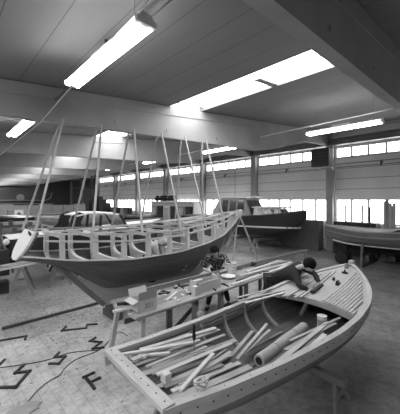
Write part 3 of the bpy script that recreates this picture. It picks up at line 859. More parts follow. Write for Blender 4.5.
# poles
tops = [(60, 124), (63.5, 118), (97.5, 130), (101.5, 124), (129, 136), (134, 130), (157, 138), (161.5, 135), (181, 140), (185, 137), (202, 141), (206, 138)]
far_b = [(22.5, 230, 6.45), (71, 235, 6.9), (111, 230, 7.0), (141, 222, 7.0), (175, 224, 6.8), (203, 219, 6.5)]
near_b = [(35, 232, 5.85), (92.5, 237, 5.42), (142.5, 235, 5.28), (181, 231, 5.35), (206, 227, 5.5), (224, 222, 5.75)]
posn = ['leftmost pair, by the transom', 'second pair from the left', 'third pair from the left', 'fourth pair from the left', 'fifth pair from the left', 'rightmost pair, nearest the bow']
for k in range(6):
    xt = 1.87+.83*k; ztop = bz(xt)
    for w, base in ((0, far_b[k]), (1, near_b[k])):
        b = aty(*base); yt = 6.21-.045*w
        xx = interp([(0, 0), (1, 1)], 0)
        # top: under the big beam, at the picture column of that pole
        tpx = tops[2*k+w]; tt = (tpx[0]-200)/F; dd = yt/(ct-st*tt); X = st*dd+ct*tt*dd
        top = V(X, yt, bz(X)+(.0 if w == 0 else .07))
        m = M(); m.bar(b, top, .04, .035, up=V(1, 0, 0))
        tag(m.build('prop_pole', W_MID if w == 0 else W_LIGHT), '%s pole of the %s, propped from hull to beam' % ('far' if w == 0 else 'near', posn[k]), 'pole', 'poles propping the hull from the roof beam')
# A-frame at the bow
ap = at(238, 211, 9.75)
for px, py, lb in ((230.7, 285, 'left'), (262.5, 272, 'right')):
    b = gz(px, py, 0); m = M(); m.tube([b, ap+(ap-b).normalized()*.04], .035, 6)
    tag(m.build('bow_prop', W_LIGHT), '%s leg of the pale A-shaped pole prop at the bow' % lb, 'pole')
# left sawhorses with planks
for k, (px, py, lb) in enumerate(((22, 294, 'splayed wooden sawhorse at left, under the transom'), (60, 283, 'darker sawhorse right of the splayed one, behind the sternpost'))):
    c = gz(px, py, 0)
    sawhorse('sawhorse', c, V(.25, 1, 0), .42, .85, lb, 'sawhorses by the stern', W_GREY, .3)
b0 = gz(22, 294, 0); b1 = gz(60, 283, 0)
for k, (off, w, mt) in enumerate(((-.3, .12, W_MID), (0, .2, W_GREY), (.28, .14, W_MID))):
    a = b0+V(off*.25, off, .866); b = b1+V(off*.25, off, .866); d = (b-a).normalized()
    loose(a-d*(1.0-.2*k), b+d*(.2+.15*k), w, .03, mt, ('front', 'middle', 'rear')[k]+' plank laid across the two left sawhorses')
# left edge person-sized clutter : machine with white sphere
c = gz(4, 292, 0)
e = thing('band_saw', c, 'dark workshop machine with a round white cover at left edge', 'machine')
m = M(); m.box(c+V(-.2, -.2, 0), c+V(.1, .15, .35)); m.box(c+V(-.12, -.12, .5), c+V(.12, .12, 1.25)); m.bar(c+V(-.2, 0, 1.0), c+V(.45, .1, .92), .3, .05); m.build('casing', DARK, e, bevel=.02)
m = M(); m.ell(c+V(.05, -.05, 1.47), .085, .085, .1, nu=16, nv=10); m.build('cover', WHITEPL, e, smooth=True)
m = M(); m.tube([c+V(.05, .1, 1.2), c+V(-.05, .15, 1.65)], .03); m.build('arm', STEEL, e)

# ================================================================== people
def skin_mesh(joints, edges, rad, root, sub=1):
    names = list(joints); idx = {n: i for i, n in enumerate(names)}
    me = bpy.data.meshes.new('tmp'); me.from_pydata([joints[n] for n in names], [(idx[a], idx[b]) for a, b in edges], [])
    o = bpy.data.objects.new('tmp', me); COL.objects.link(o)
    o.modifiers.new('skin', 'SKIN')
    if not me.skin_vertices:
        pass
    for i, n in enumerate(names):
        sv = me.skin_vertices[0].data[i]; r = rad[n] if n in rad else .04
        sv.radius = (r, r) if not isinstance(r, tuple) else r; sv.use_root = (n == root)
    md = o.modifiers.new('sub', 'SUBSURF'); md.levels = sub; md.render_levels = sub
    bpy.context.view_layer.update()
    dg = bpy.context.evaluated_depsgraph_get()
    out = bpy.data.meshes.new_from_object(o.evaluated_get(dg))
    bpy.data.objects.remove(o)
    return out
def person(J, face, label, base, shirt, trousers, hair_mat, long_sleeve, headr=.098, hairlen=.0, group=None):
    """J: world joints. face: unit direction the face looks."""
    e = thing('person', base, label, 'person')
    face = Vector(face).normalized()
    neck_up = (J['head']-J['neck']).normalized()
    side = face.cross(neck_up).normalized(); up = side.cross(face).normalized()
    Rm = Matrix((side, face, up)).transposed()
    RAD = dict(pelvis=.10, waist=.08, chest=.095, neck=.05, head=.055, shL=.05, shR=.05, elL=.042, elR=.042, wrL=.028, wrR=.028,
               hipL=.095, hipR=.095, knL=.062, knR=.062, anL=.042, anR=.042, toL=.035, toR=.035)
    E = [('pelvis', 'waist'), ('waist', 'chest'), ('chest', 'neck'), ('neck', 'head')]
    for q in 'LR':
        E += [('chest', 'sh'+q), ('sh'+q, 'el'+q), ('el'+q, 'wr'+q), ('pelvis', 'hip'+q), ('hip'+q, 'kn'+q), ('kn'+q, 'an'+q), ('an'+q, 'to'+q)]
    m = M(); m.addmesh(skin_mesh(J, E, RAD, 'pelvis', 1))
    # head with jaw, nose, ears
    hc = J['head']
    m.ell(hc, .085, .102, .122, Rm, 18, 12, fn=lambda p: 1-.10*max(0, -p.z)*(1 if p.y > -.2 else 1.2))
    m.ell(hc+face*.098-up*.012, .014, .02, .024, Rm, 8, 6)
    for sx in (-1, 1): m.ell(hc+side*.078*sx-up*.01-face*.005, .012, .022, .032, Rm, 8, 6)
    # hands
    for q in 'LR':
        w = J['wr'+q]; d = (w-J['el'+q]).normalized(); hd = (d+V(0, 0, -.35)).normalized()
        sdv = hd.cross(Z).normalized()
        palm = w+hd*.055
        m.ell(palm, .04, .05, .018, Matrix((sdv, hd, sdv.cross(hd))).transposed(), 10, 6)
        nn = sdv.cross(hd)
        for k, (off, ln) in enumerate(((-.028, .07), (-.010, .078), (.009, .073), (.027, .058))):
            b0 = w+hd*.085+sdv*off; b1 = b0+hd*ln*.5; b2 = b1+(hd-nn*(1 if nn.z > 0 else -1)*.7).normalized()*ln*.5
            m.tube([b0-hd*.02, b0, b1, b2], [.009, .009, .008, .006], 6)
        sgn = 1 if q == 'L' else -1
        b0 = w+hd*.03+sdv*.03*sgn; b1 = b0+(sdv*sgn+hd*1.1).normalized()*.035; b2 = b1+hd*.03
        m.tube([b0, b1, b2], [.012, .010, .007], 6)
    o = m.build('body', SKIN, e, smooth=True)
    # face details
    m = M()
    for sx in (-1, 1): m.ell(hc+face*.086+side*.03*sx+up*.012, .012, .008, .007, Rm, 8, 5)
    m.ell(hc+face*.088-up*.052, .022, .006, .005, Rm, 8, 5)
    m.build('eyes_and_mouth', HAIR, e)
    # hair cap
    m = M(); m.ell(hc+up*.03-face*.02, .112, .118, .122, Rm, 20, 12, fn=lambda p: (1+.05*math.sin(p.x*17+p.z*9)) * (1 if (p.y < .45 or p.z > .25) else .80) * (1 if p.z > -.75 else .9))
    if hairlen: m.ell(hc-up*.04-face*.045, .108, .07, .10, Rm, 16, 8)
    m.build('hair', hair_mat, e, smooth=True)
    # shirt
    ns = dict(pelvis=.135, waist=.13, chest=.15, neck=.085, shL=.095, shR=.095, elL=.056, elR=.056)
    Es = [('pelvis', 'waist'), ('waist', 'chest'), ('chest', 'neck')]
    Js = {n: J[n] for n in ('pelvis', 'waist', 'chest', 'neck', 'shL', 'shR', 'elL', 'elR')}
    Js['neck'] = lerp(J['chest'], J['neck'], .8)
    for q in 'LR':
        Es += [('chest', 'sh'+q), ('sh'+q, 'el'+q)]
        if long_sleeve:
            Js['wr'+q] = J['wr'+q]; ns['wr'+q] = .04; Es.append(('el'+q, 'wr'+q))
    M().addmesh(skin_mesh(Js, Es, ns, 'chest', 1)).build('shirt', shirt, e, smooth=True)
    nt2 = dict(pelvis=.135, hipL=.11, hipR=.11, knL=.08, knR=.08, anL=.065, anR=.065)
    Jt = {n: J[n] for n in nt2}; Et = []
    for q in 'LR': Et += [('pelvis', 'hip'+q), ('hip'+q, 'kn'+q), ('kn'+q, 'an'+q)]
    M().addmesh(skin_mesh(Jt, Et, nt2, 'pelvis', 1)).build('trousers', trousers, e, smooth=True)
    for q in 'LR':
        m = M(); a = J['an'+q]; t = J['to'+q]; d = (t-a); d.z = 0; d.normalize()
        m.ell(V(a.x, a.y, max(a.z-.05, .04))+d*.07, .05, .14, .045, Matrix((d.cross(Z), d, Z)).transposed(), 12, 7); m.build('shoe', RUBBER, e, smooth=True)
    return e
c = lambda x, d, z: CW(x, d, z)
J = dict(pelvis=c(.44, 7.12, .93), waist=c(.43, 7.08, 1.07), chest=c(.41, 6.98, 1.23), neck=c(.385, 6.88, 1.35), head=c(.355, 6.80, 1.455),
         shL=c(.19, 6.95, 1.28), shR=c(.61, 6.97, 1.28), elL=c(.08, 6.80, 1.04), elR=c(.75, 6.78, 1.06), wrL=c(.26, 6.58, 1.02), wrR=c(.44, 6.60, 1.00),
         hipL=c(.36, 7.12, .88), hipR=c(.54, 7.12, .88), knL=c(.28, 7.05, .48), knR=c(.62, 7.2, .48), anL=c(.19, 7.0, .08), anR=c(.74, 7.3, .08), toL=c(.15, 6.85, .04), toR=c(.74, 7.15, .04))
person(J, c(-.12, -.75, -.65), 'standing worker in patterned shirt bending over the crate behind the workbench', (J['pelvis'].x, J['pelvis'].y, 0), SHIRT, TROUSER, HAIR, False, hairlen=1)
h = lambda px, py, d: at(px, py, d)
J = dict(pelvis=h(271, 279, 5.95), waist=h(280, 277, 5.75), chest=h(293, 271, 5.5), neck=h(301, 266.5, 5.32), head=h(309, 265.5, 5.16),
         shL=h(299, 265, 5.62), shR=h(295.5, 275, 5.3), elL=h(315, 274, 5.45), elR=h(299.5, 286, 5.02), wrL=h(319, 283, 5.15), wrR=h(309, 290, 4.88))
hp = J['pelvis']
J['hipL'] = hp+c(.0, .1, -.03); J['hipR'] = hp+c(.0, -.1, -.03)
J['knL'] = hp+c(-.12, .15, -.48); J['knR'] = hp+c(-.06, -.12, -.48)
J['anL'] = V(J['knL'].x-.18, J['knL'].y+.05, .08); J['anR'] = V(J['knR'].x-.1, J['knR'].y+.05, .08)
J['toL'] = J['anL']+c(.1, -.08, -.04); J['toR'] = J['anR']+c(.1, -.08, -.04)
person(J, c(.35, -.45, -.8), 'dark haired worker in dark jumper leaning over the foredeck of the foreground boat', (hp.x, hp.y, 0), DCLOTH, TROUSER, HAIR, True)
# tool under his hands
a = gz(312, 292, 1.14); b = gz(322, 285, 1.16)
e = thing('hand_plane', (a+b)/2, 'dark hand plane under the leaning worker\'s hands', 'tool')
m = M(); m.bar(a, b, .06, .04); m.build('sole', DARK, e)
m = M(); m.tube([lerp(a, b, .2), lerp(a, b, .2)+Z*.07], .018, 8); m.tube([lerp(a, b, .8), lerp(a, b, .8)+Z*.05], .016, 8); m.build('knob', W_MID, e)
# crouching man inside skeleton hull
q0 = aty(154, 250, 6.3)
def r_(x, d, z): return CW(x, d, z)
bx_, by_ = (154-200)/F, 0
D = 7.15; xx = (153-200)/F*D
J = dict(pelvis=r_(xx-.10, D+.05, 1.28), waist=r_(xx-.05, D, 1.42), chest=r_(xx+.04, D-.02, 1.58), neck=r_(xx+.14, D-.02, 1.66), head=r_(xx+.25, D-.03, 1.62),
         shL=r_(xx+.08, D+.17, 1.58), shR=r_(xx+.08, D-.19, 1.56), elL=r_(xx+.2, D+.2, 1.32), elR=r_(xx+.18, D-.22, 1.30), wrL=r_(xx+.32, D+.1, 1.15), wrR=r_(xx+.32, D-.12, 1.14),
         hipL=r_(xx-.1, D+.14, 1.22), hipR=r_(xx-.1, D-.06, 1.22), knL=r_(xx+.12, D+.2, .98), knR=r_(xx+.12, D-.1, .98), anL=r_(xx-.12, D+.15, .72), anR=r_(xx-.12, D-.05, .72), toL=r_(xx, D+.15, .68), toR=r_(xx, D-.05, .68))
person(J, r_(.75, 0, -.65), 'man in pale shirt crouching inside the skeleton hull between the frames', (J['pelvis'].x, J['pelvis'].y, .6), LCLOTH, TROUSER, CREAM, True)

# ================================================================== background boats
def simple_boat(name, fr, st, bf, zsf, zkf, mat, label, p=.75, N=8, extra=None, base=None):
    e = thing(name, base, label, 'boat')
    m, rows = hull_mesh(fr, st, bf, zsf, zkf, p, 10, N); m.build('hull', mat, e, smooth=True)
    return e, rows
def lin(tab): return lambda s: sm(tab, s, .25)
# black cabin cruiser, bow towards camera
oC = V(13.25, 14.9, 0); FC = frame_fn(oC, (0, -1, 0), (-1, 0, 0))
cb = lin([(0, 1.0), (2, 1.15), (4.5, 1.15), (6.5, .85), (7.7, .4), (8.4, .04)]); czs = lin([(0, 1.62), (4, 1.72), (6.5, 1.9), (8.4, 2.15)]); ck = lin([(0, .75), (3, .6), (6.5, .68), (7.6, .95), (8.1, 1.4), (8.4, 1.85)])
e, rows = simple_boat('cabin_cruiser', FC, rng(0, 8.4, 30), cb, czs, ck, BLACKHULL, 'black cabin cruiser on trestles by the window wall, bow to the right', base=(13.25, 11, 0))
for sd in (-1, 1):
    m = M(); R = []
    for s in rng(.1, 8.1, 24):
        zz = 1.17+.012*s; b = cb(s); zt, zk = czs(s), ck(s)
        g = max(0, min(1, (zz-zk)/(zt-zk))); q = math.acos(min(1, max(0, (1-g))**(1/.75)))
        y = b*math.sin(q)**.75+.008
        q2 = math.acos(min(1, max(0, (1-min(1, g+.07)))**(1/.75))); y2 = b*math.sin(q2)**.75+.008
        R.append([FC(s, sd*y, zz), FC(s, sd*y2, zz+.08)])
    m.grid(R, None, flip=sd > 0); m.build('waterline_stripe', WHITE, e)
    m = M(); pp = [FC(s, sd*(cb(s)+.01), czs(s)+.02) for s in rng(0, 8.35, 24)]
    for a, b in zip(pp, pp[1:]): m.bar(a, b, .05, .05)
    m.build('toe_rail', W_DARK, e)
m = M(); R = [[FC(s, l*cb(s), czs(s)-.0+.06*(1-l*l)) for l in rng(-1, 1, 6)] for s in rng(0, 8.35, 20)]; m.grid(R); m.build('deck', STEEL, e, solid=.02)
m = M(); m.prism(section(FC, 0, cb(0), czs(0), ck(0), .75, 10), V(0, -.05, 0)); m.build('transom', BLACKHULL, e)
def cabin(e, FC, s0, s1, w, z0, z1, tuck=.12, wall=CREAM, roofm=WHITE, slope0=.1, slope1=.4, nw=3):
    bot = [(s0, -w), (s1, -w*.9), (s1, w*.9), (s0, w)]
    tp = [(s0+slope0, -w+tuck), (s1-slope1, -w*.9+tuck), (s1-slope1, w*.9-tuck), (s0+slope0, w-tuck)]
    m = M(); i0 = [FC(s, l, z0) for s, l in bot]; i1 = [FC(s, l, z1) for s, l in tp]
    m.v += i0+i1
    for k in range(4):
        j = (k+1) % 4; m.face((k, j, 4+j, 4+k))
    m.face((4, 5, 6, 7)); m.build('cabin_wall', wall, e)
    m = M()
    R = [[FC(s, l, z1+.03+.05*(1-(l/w)**2)) for l in rng(-w+tuck-.08, w-tuck+.08, 6)] for s in (s0+slope0-.12, s1-slope1+.15)]
    m.grid(R); m.build('cabin_roof', roofm, e, solid=.05)
    for sd in (-1, 1):
        for k in range(nw):
            sa = s0+.25+(s1-s0-.7)*k/nw; sbb = s0+.25+(s1-s0-.7)*(k+.82)/nw
            def pt(s, f):
                l = w*(1-.1*(s-s0)/(s1-s0))-tuck*f
                return FC(s, sd*(l+.012), z0+(z1-z0)*f)
            m = M(); m.grid([[pt(sa, .28), pt(sa+.03, .88)], [pt(sbb, .28), pt(sbb-.03, .88)]]); m.build('window', DGLASS, e, solid=.01)
    for a, b in ((-.9, -.06), (.06, .9)):
        def pf(l, f): return FC(s1-slope1*f+.02, l*(w*.9-tuck*f), z0+(z1-z0)*f)
        m = M(); m.grid([[pf(a*.95, .2), pf(a*.95, .88)], [pf(b*.95, .2), pf(b*.95, .88)]]); m.build('windscreen', DGLASS, e, solid=.01)
cabin(e, FC, 3.3, 5.7, .9, 1.7, 2.82, .2, GREYP, WHITE, .15, .6, 3)
cabin(e, FC, 5.6, 7.4, .52, 1.85, 2.25, .1, WHITE, WHITE, .0, .3, 3)
m = M()
for s in (6.5, 7.2, 7.9):
    for sd in (-1, 1): m.tube([FC(s, sd*(cb(s)-.06), czs(s)), FC(s, sd*(cb(s)-.06), czs(s)+.3)], .012, 5)
for sd in (-1, 1): m.tube([FC(s, sd*(cb(s)-.06), czs(s)+.3) for s in (6.5, 7.2, 7.9)], .012, 5)
m.build('bow_rail', STEEL, e)
m = M(); m.tube([FC(3.9, 0, 2.8), FC(3.9, 0, 4.6)], .02, 6); m.build('mast', STEEL, e)
m = M(); m.prism([V(14.9, 14.6, 1.7), V(14.9, 12.7, 1.7), V(14.9, 12.3, 2.85), V(14.9, 13.8, 2.8)], V(.02, 0, 0)); m.bar((14.93, 13.0, 0), (14.93, 12.9, 2.7), .05, .05); m.bar((14.93, 14.0, 0), (14.93, 13.8, 2.7), .05, .05)
tag(m.build('tarpaulin', CREAM), 'pale slanting sheet behind the cruiser stern', 'tarpaulin')
for s, lb in ((2.0, 'sawhorse under the stern of the black cruiser'), (4.6, 'sawhorse under the middle of the black cruiser'), (6.1, 'sawhorse under the bow of the black cruiser')):
    sawhorse('sawhorse', FC(s, 0, 0), V(1, 0, 0), 1.1, ck(s)-.02, lb, 'sawhorses under the black cruiser', W_GREY, .3, .12)
# right edge boat
oR = V(13.42, -1.1, 0); FRt = frame_fn(oR, (0, 1, 0), (1, 0, 0))
rb = lin([(0, .8), (1.5, 1.05), (4, 1.1), (5.6, .75), (6.4, .3), (6.75, .04)]); rz = lin([(0, 1.68), (3, 1.52), (5, 1.40), (6.75, 1.52)]); rk = lin([(0, .85), (3, .76), (5.5, .72), (6.5, .80), (6.75, 1.0)])
e, rows = simple_boat('wooden_launch', FRt, rng(0, 6.75, 30), rb, rz, rk, HULLBACK, 'varnished planked launch at the right edge below the windows', base=(13.35, 2.5, 0))
m = M(); R = [[FRt(s, l*rb(s), rz(s)-.02+.05*(1-l*l)) for l in rng(-1, 1, 6)] for s in rng(3.9, 6.7, 10)]; m.grid(R); m.build('deck', W_GREY, e, solid=.02)
for sd in (-1, 1):
    for dz, mt, nm_ in ((.01, W_MID, 'gunwale'), (-.22, W_GREY, 'rubbing_strake')):
        m = M(); pp = [FRt(s, sd*(rb(s)*(1 if dz > 0 else .985)+.015), rz(s)+dz) for s in rng(0, 6.7, 24)]
        for a, b in zip(pp, pp[1:]): m.bar(a, b, .06, .05)
        m.build(nm_, mt, e)
    m = M(); pp = []
    for s in rng(.2, 6.3, 20):
        g = .16; zz = rk(s)+g*(rz(s)-rk(s)); q = math.acos((1-g)**(1/.75)); pp.append(FRt(s, sd*(rb(s)*math.sin(q)**.75+.01), zz))
    for a, b in zip(pp, pp[1:]): m.bar(a, b, .02, .05)
    m.build('waterline_stripe', WHITE, e)
m = M(); m.prism([FRt(1, 0, .9), FRt(5.9, 0, .9), FRt(5.6, 0, .5), FRt(1, 0, .42)], V(.1, 0, 0)); m.build('keel', RUBBER, e)
m = M(); m.prism(section(FRt, 0, rb(0), rz(0), rk(0), .75, 10), V(0, .05, 0)); m.build('transom', HULLBACK, e)
for s, lb in ((1.6, 'dark cradle under the stern of the launch'), (4.9, 'dark cradle under the bow of the launch')):
    cc = FRt(s, 0, 0); e = thing('cradle', cc, lb, 'cradle')
    m = M(); m.bar(cc+V(-1.1, 0, .06), cc+V(1.1, 0, .06), .14, .12); m.bar(cc+V(-.3, 0, .25), cc+V(.3, 0, .25), .14, .28); m.build('sleeper', W_DARK, e)
    for sd in (-1, 1): m = M(); m.bar(cc+V(sd*1.0, 0, .1), cc+V(sd*.85, 0, .95), .09, .09, up=V(0, 1, 0)); m.build('leg', W_DARK, e)
c0 = None
m = M(); m.lathe(V(12.6, 4.55, .28), [(.1, -.3), (.25, -.27), (.28, 0), (.25, .27), (.1, .3)], 20, ax=V(1, 0, .0)); tag(m.build('drum', RUBBER), 'dark round drum lying under the bow of the launch', 'drum')
# canopy boat behind the skeleton
oK = V(1.65, 10.9, 0); FK = frame_fn(oK, (1, 0, 0), (0, 1, 0))
kb = lin([(0, .7), (2, .95), (4, .9), (5.3, .5), (6, .04)]); kz = lin([(0, 1.5), (3, 1.55), (6, 1.8)]); kk = lin([(0, .6), (4, .55), (5.4, .8), (6, 1.45)])
e, rows = simple_boat('canopy_motorboat', FK, rng(0, 6, 24), kb, kz, kk, BLACKHULL, 'black motorboat with curved hardtop seen behind the skeleton hull', base=(5, 10.9, 0))
m = M(); R = [[FK(s, l*kb(s), kz(s)+.03*(1-l*l)) for l in rng(-1, 1, 6)] for s in rng(0, 5.95, 14)]; m.grid(R); m.build('deck', WHITE, e, solid=.02)
for sd in (-1, 1):
    pr = [(.0, 1.4), (1.6, 1.45), (1.95, 1.75), (2.05, 2.1), (2.3, 2.22), (2.5, 2.15), (2.35, 1.85), (2.45, 1.42)]
    m = M(); m.prism([FK(s-.2, sd*.64, z+.05) for s, z in pr], V(0, .05, 0)); m.build('side_panel', BLACKHULL, e)
    for s in (3.05, 4.25):
        m = M(); m.bar(FK(s-.2, sd*.66, 1.5), FK(s-.2+(.05 if s < 4 else -.4), sd*.62, 2.13), .09, .05, up=V(0, 1, 0)); m.build('pillar', BLACKHULL, e)
m = M(); R = [[FK(s, l, z+.04*(1-(l/.8)**2)) for l in rng(-.68, .68, 6)] for s, z in ((2.0, 2.12), (2.4, 2.2), (3.0, 2.19), (3.6, 2.13))]; m.grid(R); m.build('hardtop', WHITE, e, solid=.05)
m = M(); m.grid([[FK(4.1, -.64, 1.55), FK(3.65, -.6, 2.1)], [FK(4.1, .64, 1.55), FK(3.65, .6, 2.1)]]); m.build('windscreen', GLASSP, e, solid=.01)
for x, lb in ((3.4, 'low trestle under the stern of the canopy motorboat'), (6.2, 'low trestle under the bow of the canopy motorboat')):
    sawhorse('sawhorse', V(x, 10.9, 0), V(0, 1, 0), .8, .56, lb, 'trestles under the canopy motorboat', W_DARK, .25, .1)
# other covered hulls
def upturned(name, o, ax, L, bm, z0, hgt, mat, label, low=0):
    ax = Vector(ax).normalized(); r = Z.cross(ax); fr = frame_fn(o, ax, r)
    b = lambda s: bm*math.sin(math.pi*min(1, max(0, s/L)))**.6+.01
    e = thing(name, (o[0]+ax.x*L/2, o[1]+ax.y*L/2, 0), label, 'boat')
    m, _ = hull_mesh(fr, rng(0, L, 20), b, lambda s: z0+.12*(2*s/L-1)**2, lambda s: z0-hgt*math.sin(math.pi*min(1, max(0, s/L)))**.5-.01, .8, 8, 6); m.build('hull', mat, e, smooth=True)
    m = M(); m.grid([[fr(s, l*b(s), z0+.12*(2*s/L-1)**2+.16*(1-l*l)*math.sin(math.pi*s/L)**.5) for l in rng(-1, 1, 8)] for s in rng(0, L, 20)]); m.build('deck', DIM if not low else mat, e, smooth=True)
    for s in (L*.3, L*.7):
        cc = fr(s, 0, 0); m = M(); m.box((cc.x-.15, cc.y-.4, 0), (cc.x+.15, cc.y+.4, z0-hgt+.06)); m.build('stand', W_DARK, e)
    return e
upturned('decked_sailboat', (4.2, 18.5, 0), (1, -.1, 0), 5.6, .9, 1.6, .6, GREYP, 'pale decked hull lying behind the hardtop boat')
upturned('decked_sailboat', (.2, 16.6, 0), (1, .1, 0), 4.0, .8, 1.45, .6, GREYP, 'pale decked hull at the left behind the leaning transom')
upturned('dinghy', (7.9, 15.0, 0), (1, .3, 0), 3.8, .75, 1.35, .5, GREYP, 'pale decked dinghy right of the black motorboat')
upturned('dinghy', (10.2, 20.6, 0), (1, -.25, 0), 3.6, .8, 1.3, .5, BLACKHULL, 'dark decked boat in front of the workshop cabin', 1)
upturned('dinghy', (11.3, 24.0, 0), (1, -.5, 0), 2.6, .7, 1.25, .5, W_DARK, 'small dark dinghy before the bright windows', 1)
upturned('dinghy', (1.5, 21.0, 0), (1, .1, 0), 5, .8, 1.6, .6, BLACKHULL, 'dark hull far left beneath the first aid sign', 1)
# timber racks left middle
for k in range(14):
    row, col = divmod(k, 7)
    x = -1.0+.3*(col % 2)+(0 if row == 0 else 2.9); y = 9.7+.62*col if row == 0 else 12.4+.42*col; L = 1.6; zz = (.75, 1.1, .95, 1.35, .8, 1.2, 1.5)[col]
    m = M(); m.bar((x, y, zz), (x+L, y+.05, zz), .3, .05)
    m.bar((x+.1, y+.1, zz+.05), (x+L*.8, y+.1, zz+.05), .08, .05)
    for q in range(4): m.box((x+.1+.38*q, y-.1, zz+.026), (x+.25+.38*q, y+.05, zz+.1+.1*((k+q) % 3)))
    m.bar((x+.2, y, 0), (x+.2, y, zz), .06, .06); m.bar((x+L-.2, y+.05, 0), (x+L-.2, y+.05, zz), .06, .06)
    tag(m.build('plank_stand', (W_GREY, W_DARK, W_DARK, W_DARK)[k % 4]), 'plank on posts in the timber clutter at the far left', 'timber', 'timber clutter at the left')

# ================================================================== workshop cabin and wall clutter
cab = thing('workshop_cabin', (14.6, 17.5, 0), 'low white workshop cabin with doors along the window wall', 'cabin')
m = M(); m.box((14.0, 15.8, 0), (15.4, 21.5, .15)); m.box((14.0, 15.8, 2.45), (15.4, 21.5, 2.6)); m.box((14.2, 15.8, .15), (15.4, 21.5, 2.45)); m.build('wall', CREAM, cab)
for k, y in enumerate((15.9, 16.85, 17.8, 18.75, 19.7, 20.6)):
    m = M(); m.box((14.12, y, .16), (14.2, y+.8, 2.2)); d_ = m.build('door', (DARK, GREYP, DARK, WHITE, DARK, GREYP)[k], cab)
    m = M(); m.box((14.09, y+.12, 1.0), (14.12, y+.68, 2.05)); m.build('pane', (DGLASS, GLASSP)[k % 2], d_)
for k in range(7):
    cc = V(14.5+.1*(k % 3), 18.6+.5*k*.8, 2.6+.17+.001)
    m = M(); m.ell(cc, .3, .22, .17, nu=10, nv=6); m.ell(cc+V(.1, .1, .2), .2, .2, .14, nu=10, nv=6)
    tag(m.build('dark_bundle', DARK), 'dark bundle heaped on the roof of the workshop cabin', 'bundle', 'bundles on the cabin roof')
# things along the wall in front of lower windows
def cab_(x0, y0, y1, h, mat, label, name='cupboard', cat='cupboard'):
    e = thing(name, ((x0+15.4)/2, (y0+y1)/2, 0), label, cat)
    m = M(); m.box((x0, y0, 0), (15.4, y1, h)); m.build('carcass', mat, e)
    m = M(); m.box((x0-.03, y0+.03, .1), (x0, (y0+y1)/2-.01, h-.06)); m.build('door', mat, e)
    m = M(); m.box((x0-.03, (y0+y1)/2+.01, .1), (x0, y1-.03, h-.06)); m.build('door', mat, e)
cab_(14.75, 3.9, 5.8, 1.62, DARK, 'dark cupboard below the window beside the box heater column')
cab_(14.75, 1.6, 3.6, 1.5, DARK, 'long dark bench cupboard behind the launch')
cab_(14.85, 6.6, 9.0, 1.6, DIM, 'dark cupboard below the window behind the cruiser bow')
cab_(14.8, 9.1, 11.1, 1.62, GREYP, 'grey cupboard below the window behind the cruiser foredeck')
cab_(14.75, -1.2, 1.0, 1.7, GREYP, 'grey cupboard at the right edge behind the launch')
for k, (px, top, bot) in enumerate(((346, 205, 218), (362, 205, 218), (370, 207, 218), (385, 201, 222), (387.5, 200, 222), (390, 203, 222), (393, 206, 222), (394, 203, 222))):
    a = atx(px, bot, 14.6); b = atx(px+(.3 if k % 2 else -.2), top, 14.71); a.z = 0
    m = M(); m.bar(a, b, .12 if k > 2 else .07, .04, up=V(1, 0, 0)); tag(m.build('leaning_board', (W_GREY, W_MID)[k % 2] if k > 2 else DARK),
        'board in the cluster leaning on the windows behind the launch' if k > 2 else 'thin dark post standing before the window behind the launch', 'board', 'boards leaning on the windows')
# far wall features
for k in range(8):
    x = 5.0+k*1.25; 
    m = M(); m.box((x, 36.0, 0), (x+1.2, 36.6, 2.1 if k % 3 else 2.2)); m.box((x+.05, 35.97, .1), (x+1.15, 36.0, 1.0))
    tag(m.build('storage_crate', GREYP), 'grey tall storage crate in the row across the far end of the hall', 'crate', 'crate row at the far end')
p0 = atx(19, 214, 5.2)
p0 = at(19, 214, 22)
e = thing('first_aid_sign', (p0.x, p0.y, 0), 'small white sign with dark cross on a stand at the far left', 'sign')
m = M(); m.box(p0+V(-.3, 0, -.3), p0+V(.3, .03, .3)); m.build('board', WHITEPL, e)
m = M(); m.box(p0+V(-.15, -.01, -.045), p0+V(.15, 0, .045)); m.box(p0+V(-.045, -.01, -.15), p0+V(.045, 0, .15)); m.build('cross', DARK, e)
m = M(); m.box(V(p0.x-.7, p0.y+.031, 0), V(p0.x+.7, p0.y+.5, p0.z+.35)); m.build('cabinet', GREYP, e)
p0 = at(24, 197.5, 38)
m = M(); m.lathe(V(p0.x, YE-.02, p0.z), [(.45, 0), (.5, .05), (.4, .07), (.35, .05)], 20, ax=V(0, -1, 0)); m.lathe(V(p0.x, YE-.03, p0.z), [(.15, 0), (.13, .1)], 14, ax=V(0, -1, 0))
tag(m.build('wall_fan', GREYP), 'round grey wall fan high on the far end wall', 'fan')
m = M(); m.tube([(4.0, YE-.2, 2.35+.3), (12, YE-.2, 2.65), (12.6, YE-.2, 3.0), (12.8, YE-.2, 3.8)], .07, 6); tag(m.build('wall_duct', GREYP), 'grey pipe running along the dark far end wall, bent up at right', 'pipe')
m = M(); m.box((3.5, YE-.25, 2.1), (13, YE-.05, 2.25)); tag(m.build('wall_shelf', STEEL), 'long thin shelf under the pipe on the far end wall', 'shelf')
# dark equipment rack near px 80-97
m = M()
for k in range(6): m.box((12.4+.2*(k % 2), 27.5+.9*k, 0), (13.2, 28.1+.9*k, 2.4+.35*((k*37) % 3)))
m.box((12.5, 31, 2.4), (13.4, 33, 3.9)); m.tube([(12.8, 31.5, 3.9), (12.9, 31.6, 5.6)], .1)
tag(m.build('dust_extractor', DARK), 'tall dark extractor machinery left of the bright windows', 'machine')
for k in range(8):
    y = 24.6+.7*k; m = M(); m.lathe(V(13.8, y, 0), [(.28, 0), (.28, 1.9), (.22, 1.95)], 12)
    tag(m.build('storage_drum', (DARK, W_DARK, GREYP)[k % 3]), 'tall drum in the row before the far bright windows', 'drum', 'drums before the windows')

